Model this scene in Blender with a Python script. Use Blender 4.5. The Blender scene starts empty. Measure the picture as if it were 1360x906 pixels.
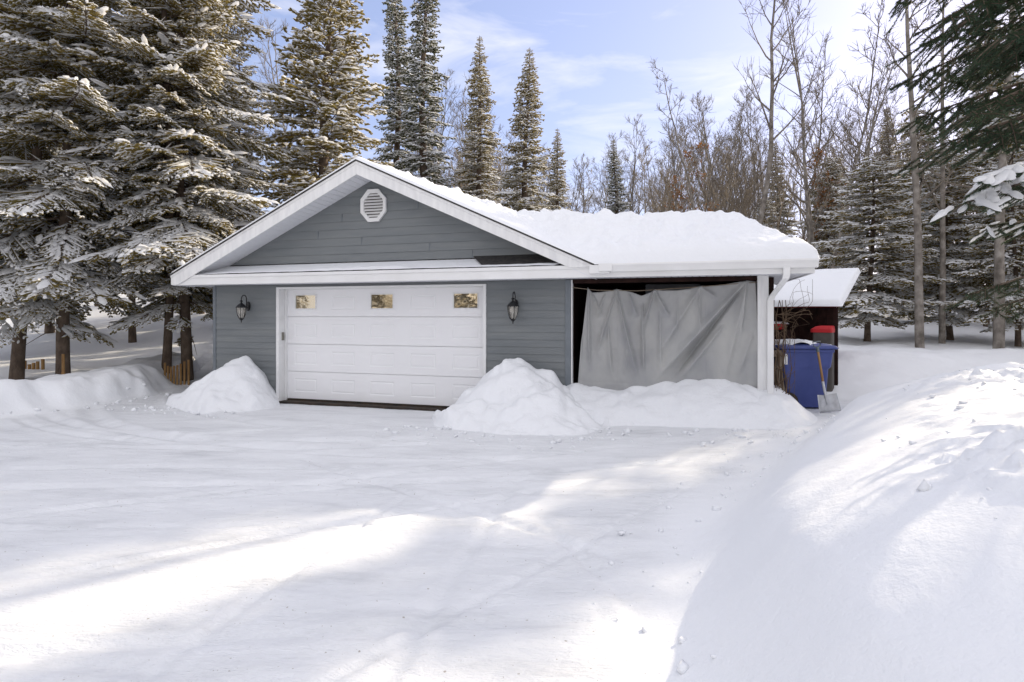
import bpy, bmesh, math, random
import numpy as np
from mathutils import Vector, Matrix, Quaternion
R = math.radians
sc = bpy.context.scene
COL = sc.collection
rng0 = np.random.default_rng(7)

# ------------------------------------------------------------------ camera
F = 755.0; CH = 1.6; HY = 418.0
cam = bpy.data.cameras.new('camera'); camo = bpy.data.objects.new('camera', cam); COL.objects.link(camo)
cam.sensor_width = 36; cam.lens = F/1360*36; cam.shift_y = -35/1360; cam.clip_start = .05; cam.clip_end = 1500
camo.location = (0, 0, CH); camo.rotation_euler = (R(90), 0, 0); sc.camera = camo

# ------------------------------------------------------------------ numpy helpers
def _h(ix, iy, seed):
    n = (ix.astype(np.int64)*374761393 + iy.astype(np.int64)*668265263 + seed*982451653) & 0x7fffffff
    n = ((n ^ (n >> 13))*1274126177) & 0x7fffffff
    return ((n ^ (n >> 16)) & 0xffff)/65535.0
def vnoise(x, y, seed=0):
    x = np.asarray(x, float); y = np.asarray(y, float)
    ix = np.floor(x); iy = np.floor(y); fx = x-ix; fy = y-iy
    u = fx*fx*(3-2*fx); v = fy*fy*(3-2*fy)
    a = _h(ix, iy, seed); b = _h(ix+1, iy, seed); c = _h(ix, iy+1, seed); d = _h(ix+1, iy+1, seed)
    return (a+(b-a)*u)*(1-v)+(c+(d-c)*u)*v
def fbm(x, y, seed=0, o=4, gain=.5):
    s = 0; a = 1; t = 0
    for k in range(o):
        s = s+a*(vnoise(x*2**k+17.3*k, y*2**k-9.1*k, seed+k)-.5); t += a; a *= gain
    return s/t
def ss(a, b, x):
    t = np.clip((x-a)/(b-a), 0, 1); return t*t*(3-2*t)

def np_mesh(name, V, Fc, mat, parent=None, smooth=False, link=True):
    V = np.asarray(V, np.float32); Fc = np.asarray(Fc, np.int32); n, k = Fc.shape
    me = bpy.data.meshes.new(name)
    me.vertices.add(len(V)); me.vertices.foreach_set('co', V.ravel())
    me.loops.add(n*k); me.loops.foreach_set('vertex_index', Fc.ravel())
    me.polygons.add(n); me.polygons.foreach_set('loop_start', np.arange(0, n*k, k, dtype=np.int32))
    me.polygons.foreach_set('use_smooth', np.full(n, smooth, bool))
    me.update(calc_edges=True)
    me.materials.append(mat)
    o = bpy.data.objects.new(name, me)
    if link: COL.objects.link(o)
    if parent: o.parent = parent
    return o

class MB:
    def __init__(s): s.v = []; s.f = []; s.sm = []
    def add(s, vs, fs, smooth=False):
        b = len(s.v); s.v += [tuple(p) for p in vs]; s.f += [tuple(i+b for i in f) for f in fs]; s.sm += [smooth]*len(fs)
    def box(s, x0, x1, y0, y1, z0, z1):
        s.add([(x0,y0,z0),(x1,y0,z0),(x1,y1,z0),(x0,y1,z0),(x0,y0,z1),(x1,y0,z1),(x1,y1,z1),(x0,y1,z1)],
              [(0,3,2,1),(4,5,6,7),(0,1,5,4),(1,2,6,5),(2,3,7,6),(3,0,4,7)])
    def prism(s, poly, axis, a, b):   # poly of 2-tuples; axis: 'y' -> (x,z) extruded along y ; 'x' -> (y,z) along x ; 'z' -> (x,y)
        def P(p, t): return (p[0], t, p[1]) if axis == 'y' else ((t, p[0], p[1]) if axis == 'x' else (p[0], p[1], t))
        n = len(poly)
        s.add([P(p, a) for p in poly]+[P(p, b) for p in poly],
              [tuple(range(n)), tuple(range(2*n-1, n-1, -1))]+[(i, i+n, (i+1) % n+n, (i+1) % n) for i in range(n)])
    def hexa(s, p):   # 8 arbitrary corners
        s.add(p, [(0,3,2,1),(4,5,6,7),(0,1,5,4),(1,2,6,5),(2,3,7,6),(3,0,4,7)])
    def tube(s, pts, rad, n=8, caps=True, smooth=True):
        pts = [Vector(p) for p in pts]
        if not hasattr(rad, '__len__'): rad = [rad]*len(pts)
        rings = []; up = Vector((0.13, .21, 1))
        for i, p in enumerate(pts):
            d = (pts[min(i+1, len(pts)-1)]-pts[max(i-1, 0)]).normalized()
            a = d.cross(up if abs(d.dot(up.normalized())) < .95 else Vector((1, 0, 0))).normalized(); b = d.cross(a)
            rings.append([p+rad[i]*(math.cos(2*math.pi*k/n)*a+math.sin(2*math.pi*k/n)*b) for k in range(n)])
        vs = [q for r in rings for q in r]; fs = []
        for i in range(len(pts)-1):
            for k in range(n): fs.append((i*n+k, (i+1)*n+k, (i+1)*n+(k+1) % n, i*n+(k+1) % n))
        s.add(vs, fs, smooth)
        if caps: s.add(rings[0], [tuple(range(n))]); s.add(rings[-1], [tuple(range(n-1, -1, -1))])
    def lathe(s, prof, c=(0, 0, 0), n=16, smooth=True):
        vs = []; fs = []
        for r, z in prof:
            for k in range(n): vs.append((c[0]+r*math.cos(2*math.pi*k/n), c[1]+r*math.sin(2*math.pi*k/n), c[2]+z))
        for i in range(len(prof)-1):
            for k in range(n): fs.append((i*n+k, i*n+(k+1) % n, (i+1)*n+(k+1) % n, (i+1)*n+k))
        fs.append(tuple(range(n-1, -1, -1))); fs.append(tuple((len(prof)-1)*n+k for k in range(n)))
        s.add(vs, fs, smooth)
    def build(s, name, mat, parent=None, bevel=0, fix=True):
        me = bpy.data.meshes.new(name); me.from_pydata(s.v, [], s.f)
        me.polygons.foreach_set('use_smooth', s.sm)
        if fix:
            bm = bmesh.new(); bm.from_mesh(me); bmesh.ops.recalc_face_normals(bm, faces=bm.faces); bm.to_mesh(me); bm.free()
        me.materials.append(mat); me.update()
        o = bpy.data.objects.new(name, me); COL.objects.link(o)
        if parent: o.parent = parent
        if bevel:
            m = o.modifiers.new('bevel', 'BEVEL'); m.width = bevel; m.segments = 2; m.limit_method = 'ANGLE'
        return o
def tag(o, label=None, cat=None, group=None, kind=None):
    if label: o['label'] = label
    if cat: o['category'] = cat
    if group: o['group'] = group
    if kind: o['kind'] = kind
    return o
def empty(name, loc=(0, 0, 0), rz=0):
    o = bpy.data.objects.new(name, None); COL.objects.link(o); o.location = loc; o.rotation_euler = (0, 0, rz); o.empty_display_size = .2
    return o
def copy_tree(o, parent=None):
    c = o.copy(); COL.objects.link(c); c.parent = parent
    for ch in KIDS.get(o.name, []):
        copy_tree(ch, c)
    return c
KIDS = {}

# ------------------------------------------------------------------ materials
def mat(name, base=(.5, .5, .5), rough=.6, spec=.4, metal=0):
    m = bpy.data.materials.new(name); m.use_nodes = True
    b = m.node_tree.nodes['Principled BSDF']
    b.inputs['Base Color'].default_value = (*base, 1); b.inputs['Roughness'].default_value = rough
    b.inputs['Specular IOR Level'].default_value = spec; b.inputs['Metallic'].default_value = metal
    return m
def nodes(m): return m.node_tree.nodes, m.node_tree.links, m.node_tree.nodes['Principled BSDF']
def coord(m, scale=(1, 1, 1), rot=(0, 0, 0), src='Object'):
    N, L, _ = nodes(m); tc = N.new('ShaderNodeTexCoord'); mp = N.new('ShaderNodeMapping')
    mp.inputs['Scale'].default_value = scale; mp.inputs['Rotation'].default_value = rot
    L.new(tc.outputs[src], mp.inputs['Vector']); return mp.outputs['Vector']
def noise(m, vec, scale, detail=4, rough=.55):
    N, L, _ = nodes(m); n = N.new('ShaderNodeTexNoise'); n.inputs['Scale'].default_value = scale
    n.inputs['Detail'].default_value = detail; n.inputs['Roughness'].default_value = rough
    if vec is not None: L.new(vec, n.inputs['Vector'])
    return n.outputs['Fac']
def ramp(m, fac, stops):
    N, L, _ = nodes(m); r = N.new('ShaderNodeValToRGB'); e = r.color_ramp.elements
    while len(e) < len(stops): e.new(.5)
    for i, (p, c) in enumerate(stops): e[i].position = p; e[i].color = (*c, 1)
    L.new(fac, r.inputs['Fac']); return r.outputs['Color']
def bump(m, fac, strength, dist, prev=None):
    N, L, b = nodes(m); n = N.new('ShaderNodeBump'); n.inputs['Strength'].default_value = strength; n.inputs['Distance'].default_value = dist
    L.new(fac, n.inputs['Height'])
    if prev is not None: L.new(prev, n.inputs['Normal'])
    L.new(n.outputs['Normal'], b.inputs['Normal']); return n.outputs['Normal']
def varied(name, c0, c1, scale, rough=.7, spec=.3, stretch=(1, 1, 1), bs=0, bd=.01, bscale=None, metal=0):
    m = mat(name, c0, rough, spec, metal); N, L, b = nodes(m)
    v = coord(m, stretch); n = noise(m, v, scale)
    L.new(ramp(m, n, [(.3, c0), (.7, c1)]), b.inputs['Base Color'])
    if bs: bump(m, noise(m, v, bscale or scale*3, 5), bs, bd)
    return m

# snow
def snow_mat(name, c=(.86, .875, .90), b1=.5, d1=.03, s1=9, b2=.35, d2=.008, s2=60):
    m = mat(name, c, .75, .25); N, L, b = nodes(m); v = coord(m)
    n = bump(m, noise(m, v, s1, 5, .6), b1, d1); bump(m, noise(m, v, s2, 3), b2, d2, n)
    return m
M = {}
M['snow'] = snow_mat('snow_white')
M['snow_heap'] = snow_mat('snow_shovelled', (.86, .875, .90), .7, .05, 5, .35, .008, 45)
M['snow_roof'] = snow_mat('snow_on_roof', (.87, .885, .91), .6, .04, 8, .3, .008, 40)
M['snow_tree'] = mat('snow_on_tree', (.88, .89, .91), .7, .2); N, L, b = nodes(M['snow_tree'])
t_ = N.new('ShaderNodeBsdfTranslucent'); t_.inputs['Color'].default_value = (.9, .89, .87, 1); x_ = N.new('ShaderNodeMixShader'); x_.inputs[0].default_value = .35
L.new(b.outputs[0], x_.inputs[1]); L.new(t_.outputs[0], x_.inputs[2]); L.new(x_.outputs[0], N['Material Output'].inputs['Surface'])
m = mat('snow_packed', (.82, .84, .87), .6, .3); N, L, b = nodes(m)
at = N.new('ShaderNodeAttribute'); at.attribute_name = 'packed'; pk = at.outputs['Fac']
v1 = coord(m, (1, 3.2, 1), (0, 0, R(14))); v2 = coord(m, (1, 1, 1))
n1 = noise(m, v1, .9, 6, .65)
c1 = ramp(m, n1, [(.30, (.68, .695, .72)), (.45, (.80, .815, .84)), (.62, (.86, .875, .90))])
sp_ = ramp(m, noise(m, v2, 38, 2, .5), [(.72, (1, 1, 1)), (.76, (.45, .40, .34))]); ms_ = N.new('ShaderNodeMix'); ms_.data_type = 'RGBA'; ms_.blend_type = 'MULTIPLY'; ms_.inputs[0].default_value = .8; L.new(c1, ms_.inputs[6]); L.new(sp_, ms_.inputs[7]); c1 = ms_.outputs[2]
mc = N.new('ShaderNodeMix'); mc.data_type = 'RGBA'; L.new(pk, mc.inputs[0]); mc.inputs[6].default_value = (.86, .875, .90, 1); L.new(c1, mc.inputs[7]); L.new(mc.outputs[2], b.inputs['Base Color'])
def pmul(sock, inv=False):
    q = N.new('ShaderNodeMath'); q.operation = 'MULTIPLY'; L.new(sock, q.inputs[0])
    if inv: w_ = N.new('ShaderNodeMath'); w_.operation = 'SUBTRACT'; w_.inputs[0].default_value = 1; L.new(pk, w_.inputs[1]); L.new(w_.outputs[0], q.inputs[1])
    else: L.new(pk, q.inputs[1])
    return q.outputs[0]
v3 = coord(m, (1, 4, 1), (0, 0, R(-22)))
nn = bump(m, pmul(noise(m, v3, 2.2, 7, .7)), .5, .045); nn = bump(m, pmul(noise(m, v1, 7, 6, .7)), .6, .03, nn); nn = bump(m, pmul(noise(m, v2, 9, 5, .6), True), .4, .025, nn); bump(m, noise(m, v2, 65, 3), .32, .007, nn)
M['drive'] = m

m = mat('siding_grey', (.13, .155, .175), .5, .35); N, L, b = nodes(m)
v = coord(m, (1.0, 1, 7.3)); n = noise(m, v, .9, 4, .6)
L.new(ramp(m, n, [(.25, (.155, .172, .182)), (.5, (.185, .20, .207)), (.8, (.225, .238, .238))]), b.inputs['Base Color'])
bump(m, noise(m, coord(m, (2, 2, 40)), 8, 3), .12, .003)
M['siding'] = m
M['siding_trim'] = varied('corner_trim_grey', (.15, .17, .19), (.19, .21, .23), 3, .5)
M['white'] = varied('white_paint', (.76, .76, .75), (.83, .83, .83), 2.5, .45, .4, (1, 1, 1), .05, .002, 30)
m = varied('white_weathered_paint', (.72, .72, .72), (.83, .83, .82), 5, .55, .3, (3, 3, .6), .1, .003, 20); M['white_old'] = m
M['door'] = varied('white_door_steel', (.84, .84, .85), (.88, .88, .89), 1.2, .42, .4)
m = mat('soffit_white', (.74, .75, .78), .55, .3); N, L, b = nodes(m)
M['soffit'] = m
M['shingle'] = varied('dark_shingle', (.03, .03, .032), (.07, .065, .06), 20, .9, .2, bs=.5, bd=.01)
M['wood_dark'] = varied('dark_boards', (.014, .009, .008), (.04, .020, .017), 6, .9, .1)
M['wood_old'] = varied('weathered_wood', (.16, .12, .09), (.30, .25, .19), 8, .85, .2, (3, 3, .4), .5, .01, 25)
M['log'] = varied('split_log', (.22, .12, .05), (.40, .25, .11), 6, .85, .2, (3, 3, .5), .4, .01, 20)
M['rubber'] = varied('dark_rubber', (.02, .019, .018), (.07, .05, .035), 4, .8)
M['black_metal'] = mat('black_lantern_metal', (.008, .008, .009), .4, .5)
m = mat('lantern_glass', (.75, .72, .66), .12, .5); b = nodes(m)[2]; b.inputs['Transmission Weight'].default_value = .75; M['lglass'] = m
M['bulb'] = mat('bulb_white', (.85, .84, .8), .3)
m = mat('window_glass', (.55, .49, .38), .03, .9, .92); bump(m, noise(m, coord(m, (1, 1, 1.6)), 4, 1), .12, .02); M['glass'] = m
M['pad'] = mat('keypad_grey', (.22, .21, .18), .5)
M['bark'] = varied('conifer_bark', (.075, .055, .042), (.17, .13, .10), 9, .9, .15, (1, 1, .5), .9, .03, 22)
m = mat('pale_bark', (.2, .18, .16), .9, .15); N, L, b = nodes(m); v = coord(m, (1, 1, .8))
L.new(ramp(m, noise(m, v, 5, 5), [(.35, (.12, .105, .09)), (.55, (.24, .215, .19)), (.7, (.33, .31, .28))]), b.inputs['Base Color'])
M['bark_pale'] = m
def twigmat(name, c0, c1):
    m = varied(name, c0, c1, 1.5, .85, .2); return m
M['twig'] = twigmat('bare_branch_bark', (.13, .11, .09), (.25, .215, .175))
M['twig_tan'] = twigmat('tan_branch_bark', (.22, .18, .13), (.36, .30, .22))
def needle(name, c0, c1, tr=.25, sc_=1.3):
    m = varied(name, c0, c1, sc_, .6, .25); N, L, b = nodes(m)
    t = N.new('ShaderNodeBsdfTranslucent'); t.inputs['Color'].default_value = (c1[0]*1.4, c1[1]*1.4, c1[2]*1.1, 1)
    mx = N.new('ShaderNodeMixShader'); mx.inputs[0].default_value = tr; out = N['Material Output']
    L.new(b.outputs[0], mx.inputs[1]); L.new(t.outputs[0], mx.inputs[2]); L.new(mx.outputs[0], out.inputs['Surface'])
    return m
M['needle'] = needle('spruce_needles', (.11, .102, .038), (.26, .20, .075), .45)
M['needle_blue'] = needle('dark_fir_needles', (.045, .062, .032), (.11, .11, .05), .35)
M['needle_near'] = needle('near_spruce_needles', (.024, .052, .036), (.055, .080, .040), .15, 3)
M['oak'] = needle('dry_brown_leaves', (.12, .055, .022), (.26, .12, .045), .3)
m = mat('blue_plastic', (.05, .075, .27), .45, .4); N, L, b = nodes(m)
L.new(ramp(m, noise(m, coord(m), 3, 3), [(.3, (.045, .065, .22)), (.7, (.062, .085, .28))]), b.inputs['Base Color']); M['bin'] = m
M['steel'] = varied('shovel_steel', (.42, .43, .45), (.62, .63, .65), 12, .4, .5, metal=.5)
M['shaft'] = varied('shovel_wood', (.25, .13, .05), (.42, .25, .11), 9, .6, .3, (1, 1, .3))
M['grip'] = mat('grip_grey', (.12, .15, .17), .5)
m = varied('silver_tarp', (.30, .305, .315), (.42, .42, .405), 2.2, .42, .5, (1, 1, .6), .25, .006, 14); M['tarp'] = m
M['red'] = varied('red_plastic', (.40, .012, .02), (.55, .03, .035), 4, .45)
M['redwood'] = varied('red_boards', (.16, .012, .016), (.24, .02, .022), 6, .7)
M['greybox'] = varied('grey_brown_panel', (.07, .062, .056), (.11, .10, .09), 3, .7)
M['vine'] = varied('vine_bark', (.07, .045, .03), (.16, .11, .07), 8, .9)
M['interior'] = varied('carport_board', (.22, .23, .26), (.27, .28, .31), 3, .7)

# ------------------------------------------------------------------ house frame
TH = R(16.9); CT, ST = math.cos(TH), math.sin(TH)
P0 = (-.475, 9.44)
def W(s, v): return (P0[0]+s*CT+v*ST, P0[1]-s*ST+v*CT)
def to_local(X, Y):
    dx = X-P0[0]; dy = Y-P0[1]; return dx*CT-dy*ST, dx*ST+dy*CT

# ------------------------------------------------------------------ terrain
def seg_dist(X, Y, pts):   # signed distance to polyline, positive on the right when walking along it
    best = np.full(X.shape, 1e9); sg = np.zeros(X.shape)
    for (ax, ay), (bx, by) in zip(pts[:-1], pts[1:]):
        dx, dy = bx-ax, by-ay; L2 = dx*dx+dy*dy
        t = np.clip(((X-ax)*dx+(Y-ay)*dy)/L2, 0, 1)
        qx = X-(ax+t*dx); qy = Y-(ay+t*dy); d = np.hypot(qx, qy)
        c = np.sign(dy*qx-dx*qy); u = d < best
        best = np.where(u, d, best); sg = np.where(u, c, sg)
    return best*sg
TOE_R = [(.55, -30), (.55, 2.0), (.75, 3.0), (1.15, 4.1), (1.75, 5.0), (2.6, 6.1), (3.6, 7.3), (4.9, 8.35), (6.5, 9.0), (9, 9.6), (14, 10.0), (30, 10.4)]
TOE_B = [(5.0, 13.5), (5.05, 11.0), (5.7, 9.9), (7.4, 10.05), (9.5, 10.6), (12, 10.9), (30, 11.2)]
TOE_L = [(-7.6, 13.0), (-7.0, 11.2), (-7.35, 9.6), (-8.1, 8.5), (-10.5, 7.3), (-30, 5.5)]
def ground(X, Y, fine=True):
    X = np.asarray(X, float); Y = np.asarray(Y, float)
    wob = fbm(X*.9, Y*.9, 31, 3)*.5
    z = .15*ss(1.0, 4.2, X)*ss(5.0, 7.5, Y) + .035*fbm(X*.5, Y*.5, 3, 3)
    z = z + .35*ss(14, 26, Y)
    # left hill
    z = z + ss(12.3, 34, Y+.15*X*0)*2.6*ss(4, -5, X) + .10*ss(11.5, 14, Y)*ss(-5, -7, X)
    # back right rise
    z = z + ss(13, 45, Y)*2.0*ss(2, 8, X)
    z = z + ss(45, 110, Y)*2.5
    # near right bank
    d = seg_dist(X, Y, TOE_R)+wob*.35
    wd = 2.3
    prof = 1-np.exp(-(np.clip(d, 0, 9)/wd)**1.7*2.4)
    td = np.clip(d/wd, 0, 1); hb = .92*(1-(1-td)**2.1)*ss(-.05, .75, d)-.16*ss(2.2, 4.2, d)
    hb = hb*(1+.30*fbm(X*.45+3, Y*.45, 8, 2)) 
    bankmask = ss(0, .3, d)
    lump = (.085*fbm(X*2.2, Y*2.2, 14, 3)+.05*np.abs(fbm(X*4.5, Y*4.5, 12, 4))*1.8)*ss(1.1, 1.8, d)*1.25
    z = z + hb + lump
    if fine: z = z + ss(1.1, 1.6, d)*.10*np.maximum(0, fbm(X*11, Y*11, 40, 2)+.05)*1.6*ss(.42, .6, vnoise(X*.8, Y*.8, 5))
    # back-right bank behind the bin
    d2 = -seg_dist(X, Y, TOE_B)+wob*.25
    z = z + .62*ss(0, 2.2, d2)*(1+.25*fbm(X*1.3, Y*1.3, 77, 3)) + .06*fbm(X*3, Y*3, 9, 3)*ss(0, .6, d2)
    z = z + .62*np.exp(-(((X-4.55)/.50)**2+((Y-9.95)/.42)**2))
    # left bank
    d3 = seg_dist(X, Y, TOE_L)+wob*.5+.25*fbm(X*2.5, Y*2.5, 88, 2)
    z = z + (.50*ss(0, .6, d3)-.32*ss(.9, 2.2, d3))*(1+.5*fbm(X*1.1, Y*1.1, 21, 3)) + .16*fbm(X*2.2, Y*2.2, 23, 5)*ss(0, .5, d3)*ss(4, 2, d3)
    # driveway detail
    drv = np.clip(1-ss(-.6, .25, d)-ss(-.3, .2, d2)-ss(-.3, .2, d3), 0, 1)
    if fine:
        a = R(14); xr = X*math.cos(a)+Y*math.sin(a); yr = -X*math.sin(a)+Y*math.cos(a)
        z = z + drv*(.014*fbm(xr*.5, yr*1.6, 50, 3)+.016*fbm(xr*2.2, yr*8, 60, 4))
        a = R(-25); xr = X*math.cos(a)+Y*math.sin(a); yr = -X*math.sin(a)+Y*math.cos(a)
        z = z + drv*.014*fbm(xr*1.2, yr*12, 66, 4)
        S_, V__ = to_local(X, Y); z = z - .05*ss(-4.4, -4.0, S_)*ss(.4, 0, S_)*ss(-1.3, -.15, V__)*ss(2, .5, V__)
        for cx, cy, r, x0, x1, w, a_ in TRACKS:
            rr = np.hypot(X-cx, Y-cy)-r+.05*fbm(X*.6, Y*.6, 90, 2); m_ = ss(x0-.4, x0+.4, X)*ss(x1+.4, x1-.4, X)*(Y < cy)
            z = z + drv*m_*1.9*a_*(-np.exp(-(rr/w)**2)+.5*np.exp(-((np.abs(rr)-2.0*w)/(w*.7))**2))
        for ax, ay, bx, by, w, a_ in LINES:
            dx, dy = bx-ax, by-ay; L = math.hypot(dx, dy)
            t = ((X-ax)*dx+(Y-ay)*dy)/L/L; q = ((X-ax)*-dy+(Y-ay)*dx)/L + .06*fbm(X*.7, Y*.7, 91, 2)
            z = z + drv*ss(0, .08, t)*ss(1, .9, t)*1.5*a_*(-np.exp(-(q/w)**2)+.5*np.exp(-((np.abs(q)-1.8*w)/(w*.7))**2))
    return z, drv
TRACKS = [(-1.5, 13.6, 5.6, -7.2, -3.2, .10, .022), (-1.5, 13.6, 6.9, -8, -2.5, .10, .02), (-2.6, 14.4, 7.2, -7.5, -1, .07, .018), (-2.6, 14.4, 7.55, -7.5, -1, .05, .014)]
LINES = [(-6.5, 4.2, 1.5, 4.4, .035, .012), (-7.5, 7.2, .5, 6.2, .04, .014), (-3, 3.4, 1.0, 5.6, .03, .012), (-1.8, 1.9, -.9, 5.2, .035, .010), (-5, 5.3, 2.4, 5.0, .03, .010), (-1.2, 2.0, 1.9, 5.6, .03, .010), (-8, 5.0, 1.0, 5.6, .06, .016), (-8, 5.8, -1, 6.0, .05, .014), (-6, 3.6, 1.6, 7.0, .05, .012), (1.1, 1.6, .2, 4.6, .045, .012), (.75, 1.3, .45, 3.2, .03, .012),
         (-3.5, 2.6, .6, 3.0, .05, .012), (-2.4, 6.4, 1.1, 3.4, .05, .014), (-7, 6.6, -1.5, 8.6, .05, .012), (-4, 4.6, 2.2, 6.3, .04, .012), (-.6, 2.2, .1, 5.8, .05, .010), (-5.4, 3.2, -.2, 2.3, .05, .010)]
def gz(x, y): return float(ground(np.array([float(x)]), np.array([float(y)]), False)[0][0])

def axis(a, fine0, fine1, b, st, g=1.13):
    c = list(np.arange(fine0, fine1, st)); s = st; x = c[-1]
    while x < b: s = min(s*g, 6); x += s; c.append(x)
    s = st; x = fine0; pre = []
    while x > a: s = min(s*g, 6); x -= s; pre.append(x)
    return np.array(pre[::-1]+c)
gx = axis(-150, -8.6, 9.4, 150, .045); gy = axis(-60, 1.3, 12.6, 180, .045)
GX, GY = np.meshgrid(gx, gy); GZ, DRV = ground(GX, GY)
wq = .5*fbm(GX*1.3, GY*1.3, 55, 3)
PKD = np.clip(1-ss(-.5, .35, seg_dist(GX, GY, TOE_R)+wq)-ss(-.3, .2, -seg_dist(GX, GY, TOE_B)+wq)-ss(-.3, .2, seg_dist(GX, GY, TOE_L)+wq), 0, 1).reshape(-1).astype(np.float32)
nx, ny = len(gx), len(gy)
Vg = np.stack([GX, GY, GZ], -1).reshape(-1, 3)
idx = np.arange(nx*ny).reshape(ny, nx)
Q = np.stack([idx[:-1, :-1], idx[:-1, 1:], idx[1:, 1:], idx[1:, :-1]], -1).reshape(-1, 4)
dm = DRV.reshape(-1)[Q].mean(1); cy_ = Vg[Q][:, :, 1].mean(1); cx_ = Vg[Q][:, :, 0].mean(1)
isd = (dm > .35) & (cy_ < 10.8) & (cx_ > -60) & (cy_ > -40)
dzdx = np.gradient(GZ, gx, axis=1); dzdy = np.gradient(GZ, gy, axis=0)
NRM = np.stack([-dzdx, -dzdy, np.ones_like(GZ)], -1); NRM /= np.linalg.norm(NRM, axis=-1, keepdims=True); NRM = NRM.reshape(-1, 3)
def sub_mesh(name, mask, mt):
    q = Q[mask]; u, inv = np.unique(q, return_inverse=True)
    o = np_mesh(name, Vg[u], inv.reshape(q.shape), mt, smooth=True)
    o.data.normals_split_custom_set_from_vertices(NRM[u].tolist())
    at_ = o.data.attributes.new('packed', 'FLOAT', 'POINT'); at_.data.foreach_set('value', PKD[u])
    tag(o, kind='structure'); return o
sub_mesh('driveway', isd, M['drive']); sub_mesh('ground', ~isd, M['drive'])

# ------------------------------------------------------------------ snow heaps by the garage
def heap(name, s0, s1, v0, v1, fn, label, st=.035):
    a = np.arange(s0, s1, st); c = np.arange(v0, v1, st); A, B = np.meshgrid(a, c)
    X = P0[0]+A*CT+B*ST; Y = P0[1]-A*ST+B*CT
    g, _ = ground(X, Y); h = fn(A, B); Z = g+h-.012
    n = len(a); ii = np.arange(A.size).reshape(A.shape)
    q = np.stack([ii[:-1, :-1], ii[:-1, 1:], ii[1:, 1:], ii[1:, :-1]], -1).reshape(-1, 4)
    keep = (h.reshape(-1)[q] > -.05).any(1); q = q[keep]; u, inv = np.unique(q, return_inverse=True)
    cx, cy = W((s0+s1)/2, (v0+v1)/2); cz = gz(cx, cy)
    V = np.stack([X-cx, Y-cy, Z-cz], -1).reshape(-1, 3)[u]
    o = np_mesh(name, V, inv.reshape(q.shape), M['snow_heap'], smooth=True); o.location = (cx, cy, cz)
    return tag(o, label, 'snow heap', 'snow heaps cleared against the garage front')
def rough(A, B, seed, k=1.0):
    return k*(.26*fbm(A*1.7, B*1.9, seed, 3)+.12*np.abs(fbm(A*3.4, B*3.4, seed+3, 2))*2+.10*np.maximum(0, fbm(A*5.5, B*5.5, seed+5, 1)-.1)+.014*fbm(A*16, B*16, seed+9, 2))
def lobe(A, B, a, b, ra0, ra1, rb0, rb1, h, p, seed):
    u = A-a; w = B-b; r = np.sqrt((u/np.where(u < 0, ra0, ra1))**2+(w/np.where(w < 0, rb0, rb1))**2)*(1+.38*fbm(A*1.5+seed, B*1.5, seed, 3))
    return h*np.where(r < 1, (1-np.clip(r, 0, 1)**p)**1.05, -.12*np.clip(r-1, 0, 1)-.0)
def smax(*hs):
    k = 14.0; return np.log(sum(np.exp(k*h) for h in hs))/k-math.log(len(hs))/k*0
def heapsum(A, B, lobes, seed, k):
    h = lobes[0]
    for l in lobes[1:]: h = np.maximum(h, l)+.035*np.exp(-((h-l)/.08)**2)*(np.maximum(h, l) > .05)
    return h+rough(A, B, seed, k)*ss(.0, .10, h)-.035
def heap1(A, B):
    return heapsum(A, B, [lobe(A, B, -4.66, -.25, 1.15, .80, 1.2, .6, .80, 1.6, 5), lobe(A, B, -5.0, -.6, .8, .8, .75, .8, .40, 1.5, 6), lobe(A, B, -4.25, -.70, .7, .62, .75, .7, .40, 1.5, 9)], 5, 1.0)
def heap2(A, B):
    return heapsum(A, B, [lobe(A, B, .62, -.32, 1.0, 1.2, 1.1, .6, .84, 1.75, 15), lobe(A, B, 1.1, -.65, 1.1, 1.15, 1.0, .8, .56, 1.7, 16), lobe(A, B, .2, -.75, .75, .9, .9, .7, .40, 1.6, 18)], 15, 1.1)
def heap3(A, B):
    e = ss(.7, 1.7, A)*ss(5.2, 4.4, A)
    toe = -1.0-.12*np.sin(A*1.7)+.35*fbm(A*.9, B*0+1, 8, 2)+ .55*ss(4.2, 5.2, A)
    t = np.clip((B-toe)/(-.05-toe), -.1, 1)
    h = (.50+.14*ss(2.3, 1.4, A)+.08*np.sin(A*2.1+1))*e*np.where(t < 0, t, np.clip(t, 0, 1)**.8*(1-.25*ss(.8, 1, t)*0))
    h = h*(1-.35*ss(.05, .8, B))
    return h-.06*(1-e)+rough(A, B, 25, .6)*ss(0, .12, t)*e-.02
heap('snow_heap', -6.4, -3.62, -1.75, .16, heap1, 'pointed heap of shovelled snow left of the white garage door')
heap('snow_heap', -.75, 2.35, -2.05, .17, heap2, 'tall rounded snow heap right of the white garage door under a lantern')
heap('snow_heap', .6, 5.4, -1.75, 1.1, heap3, 'long low snow bank in front of the grey tarp', .04)

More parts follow.
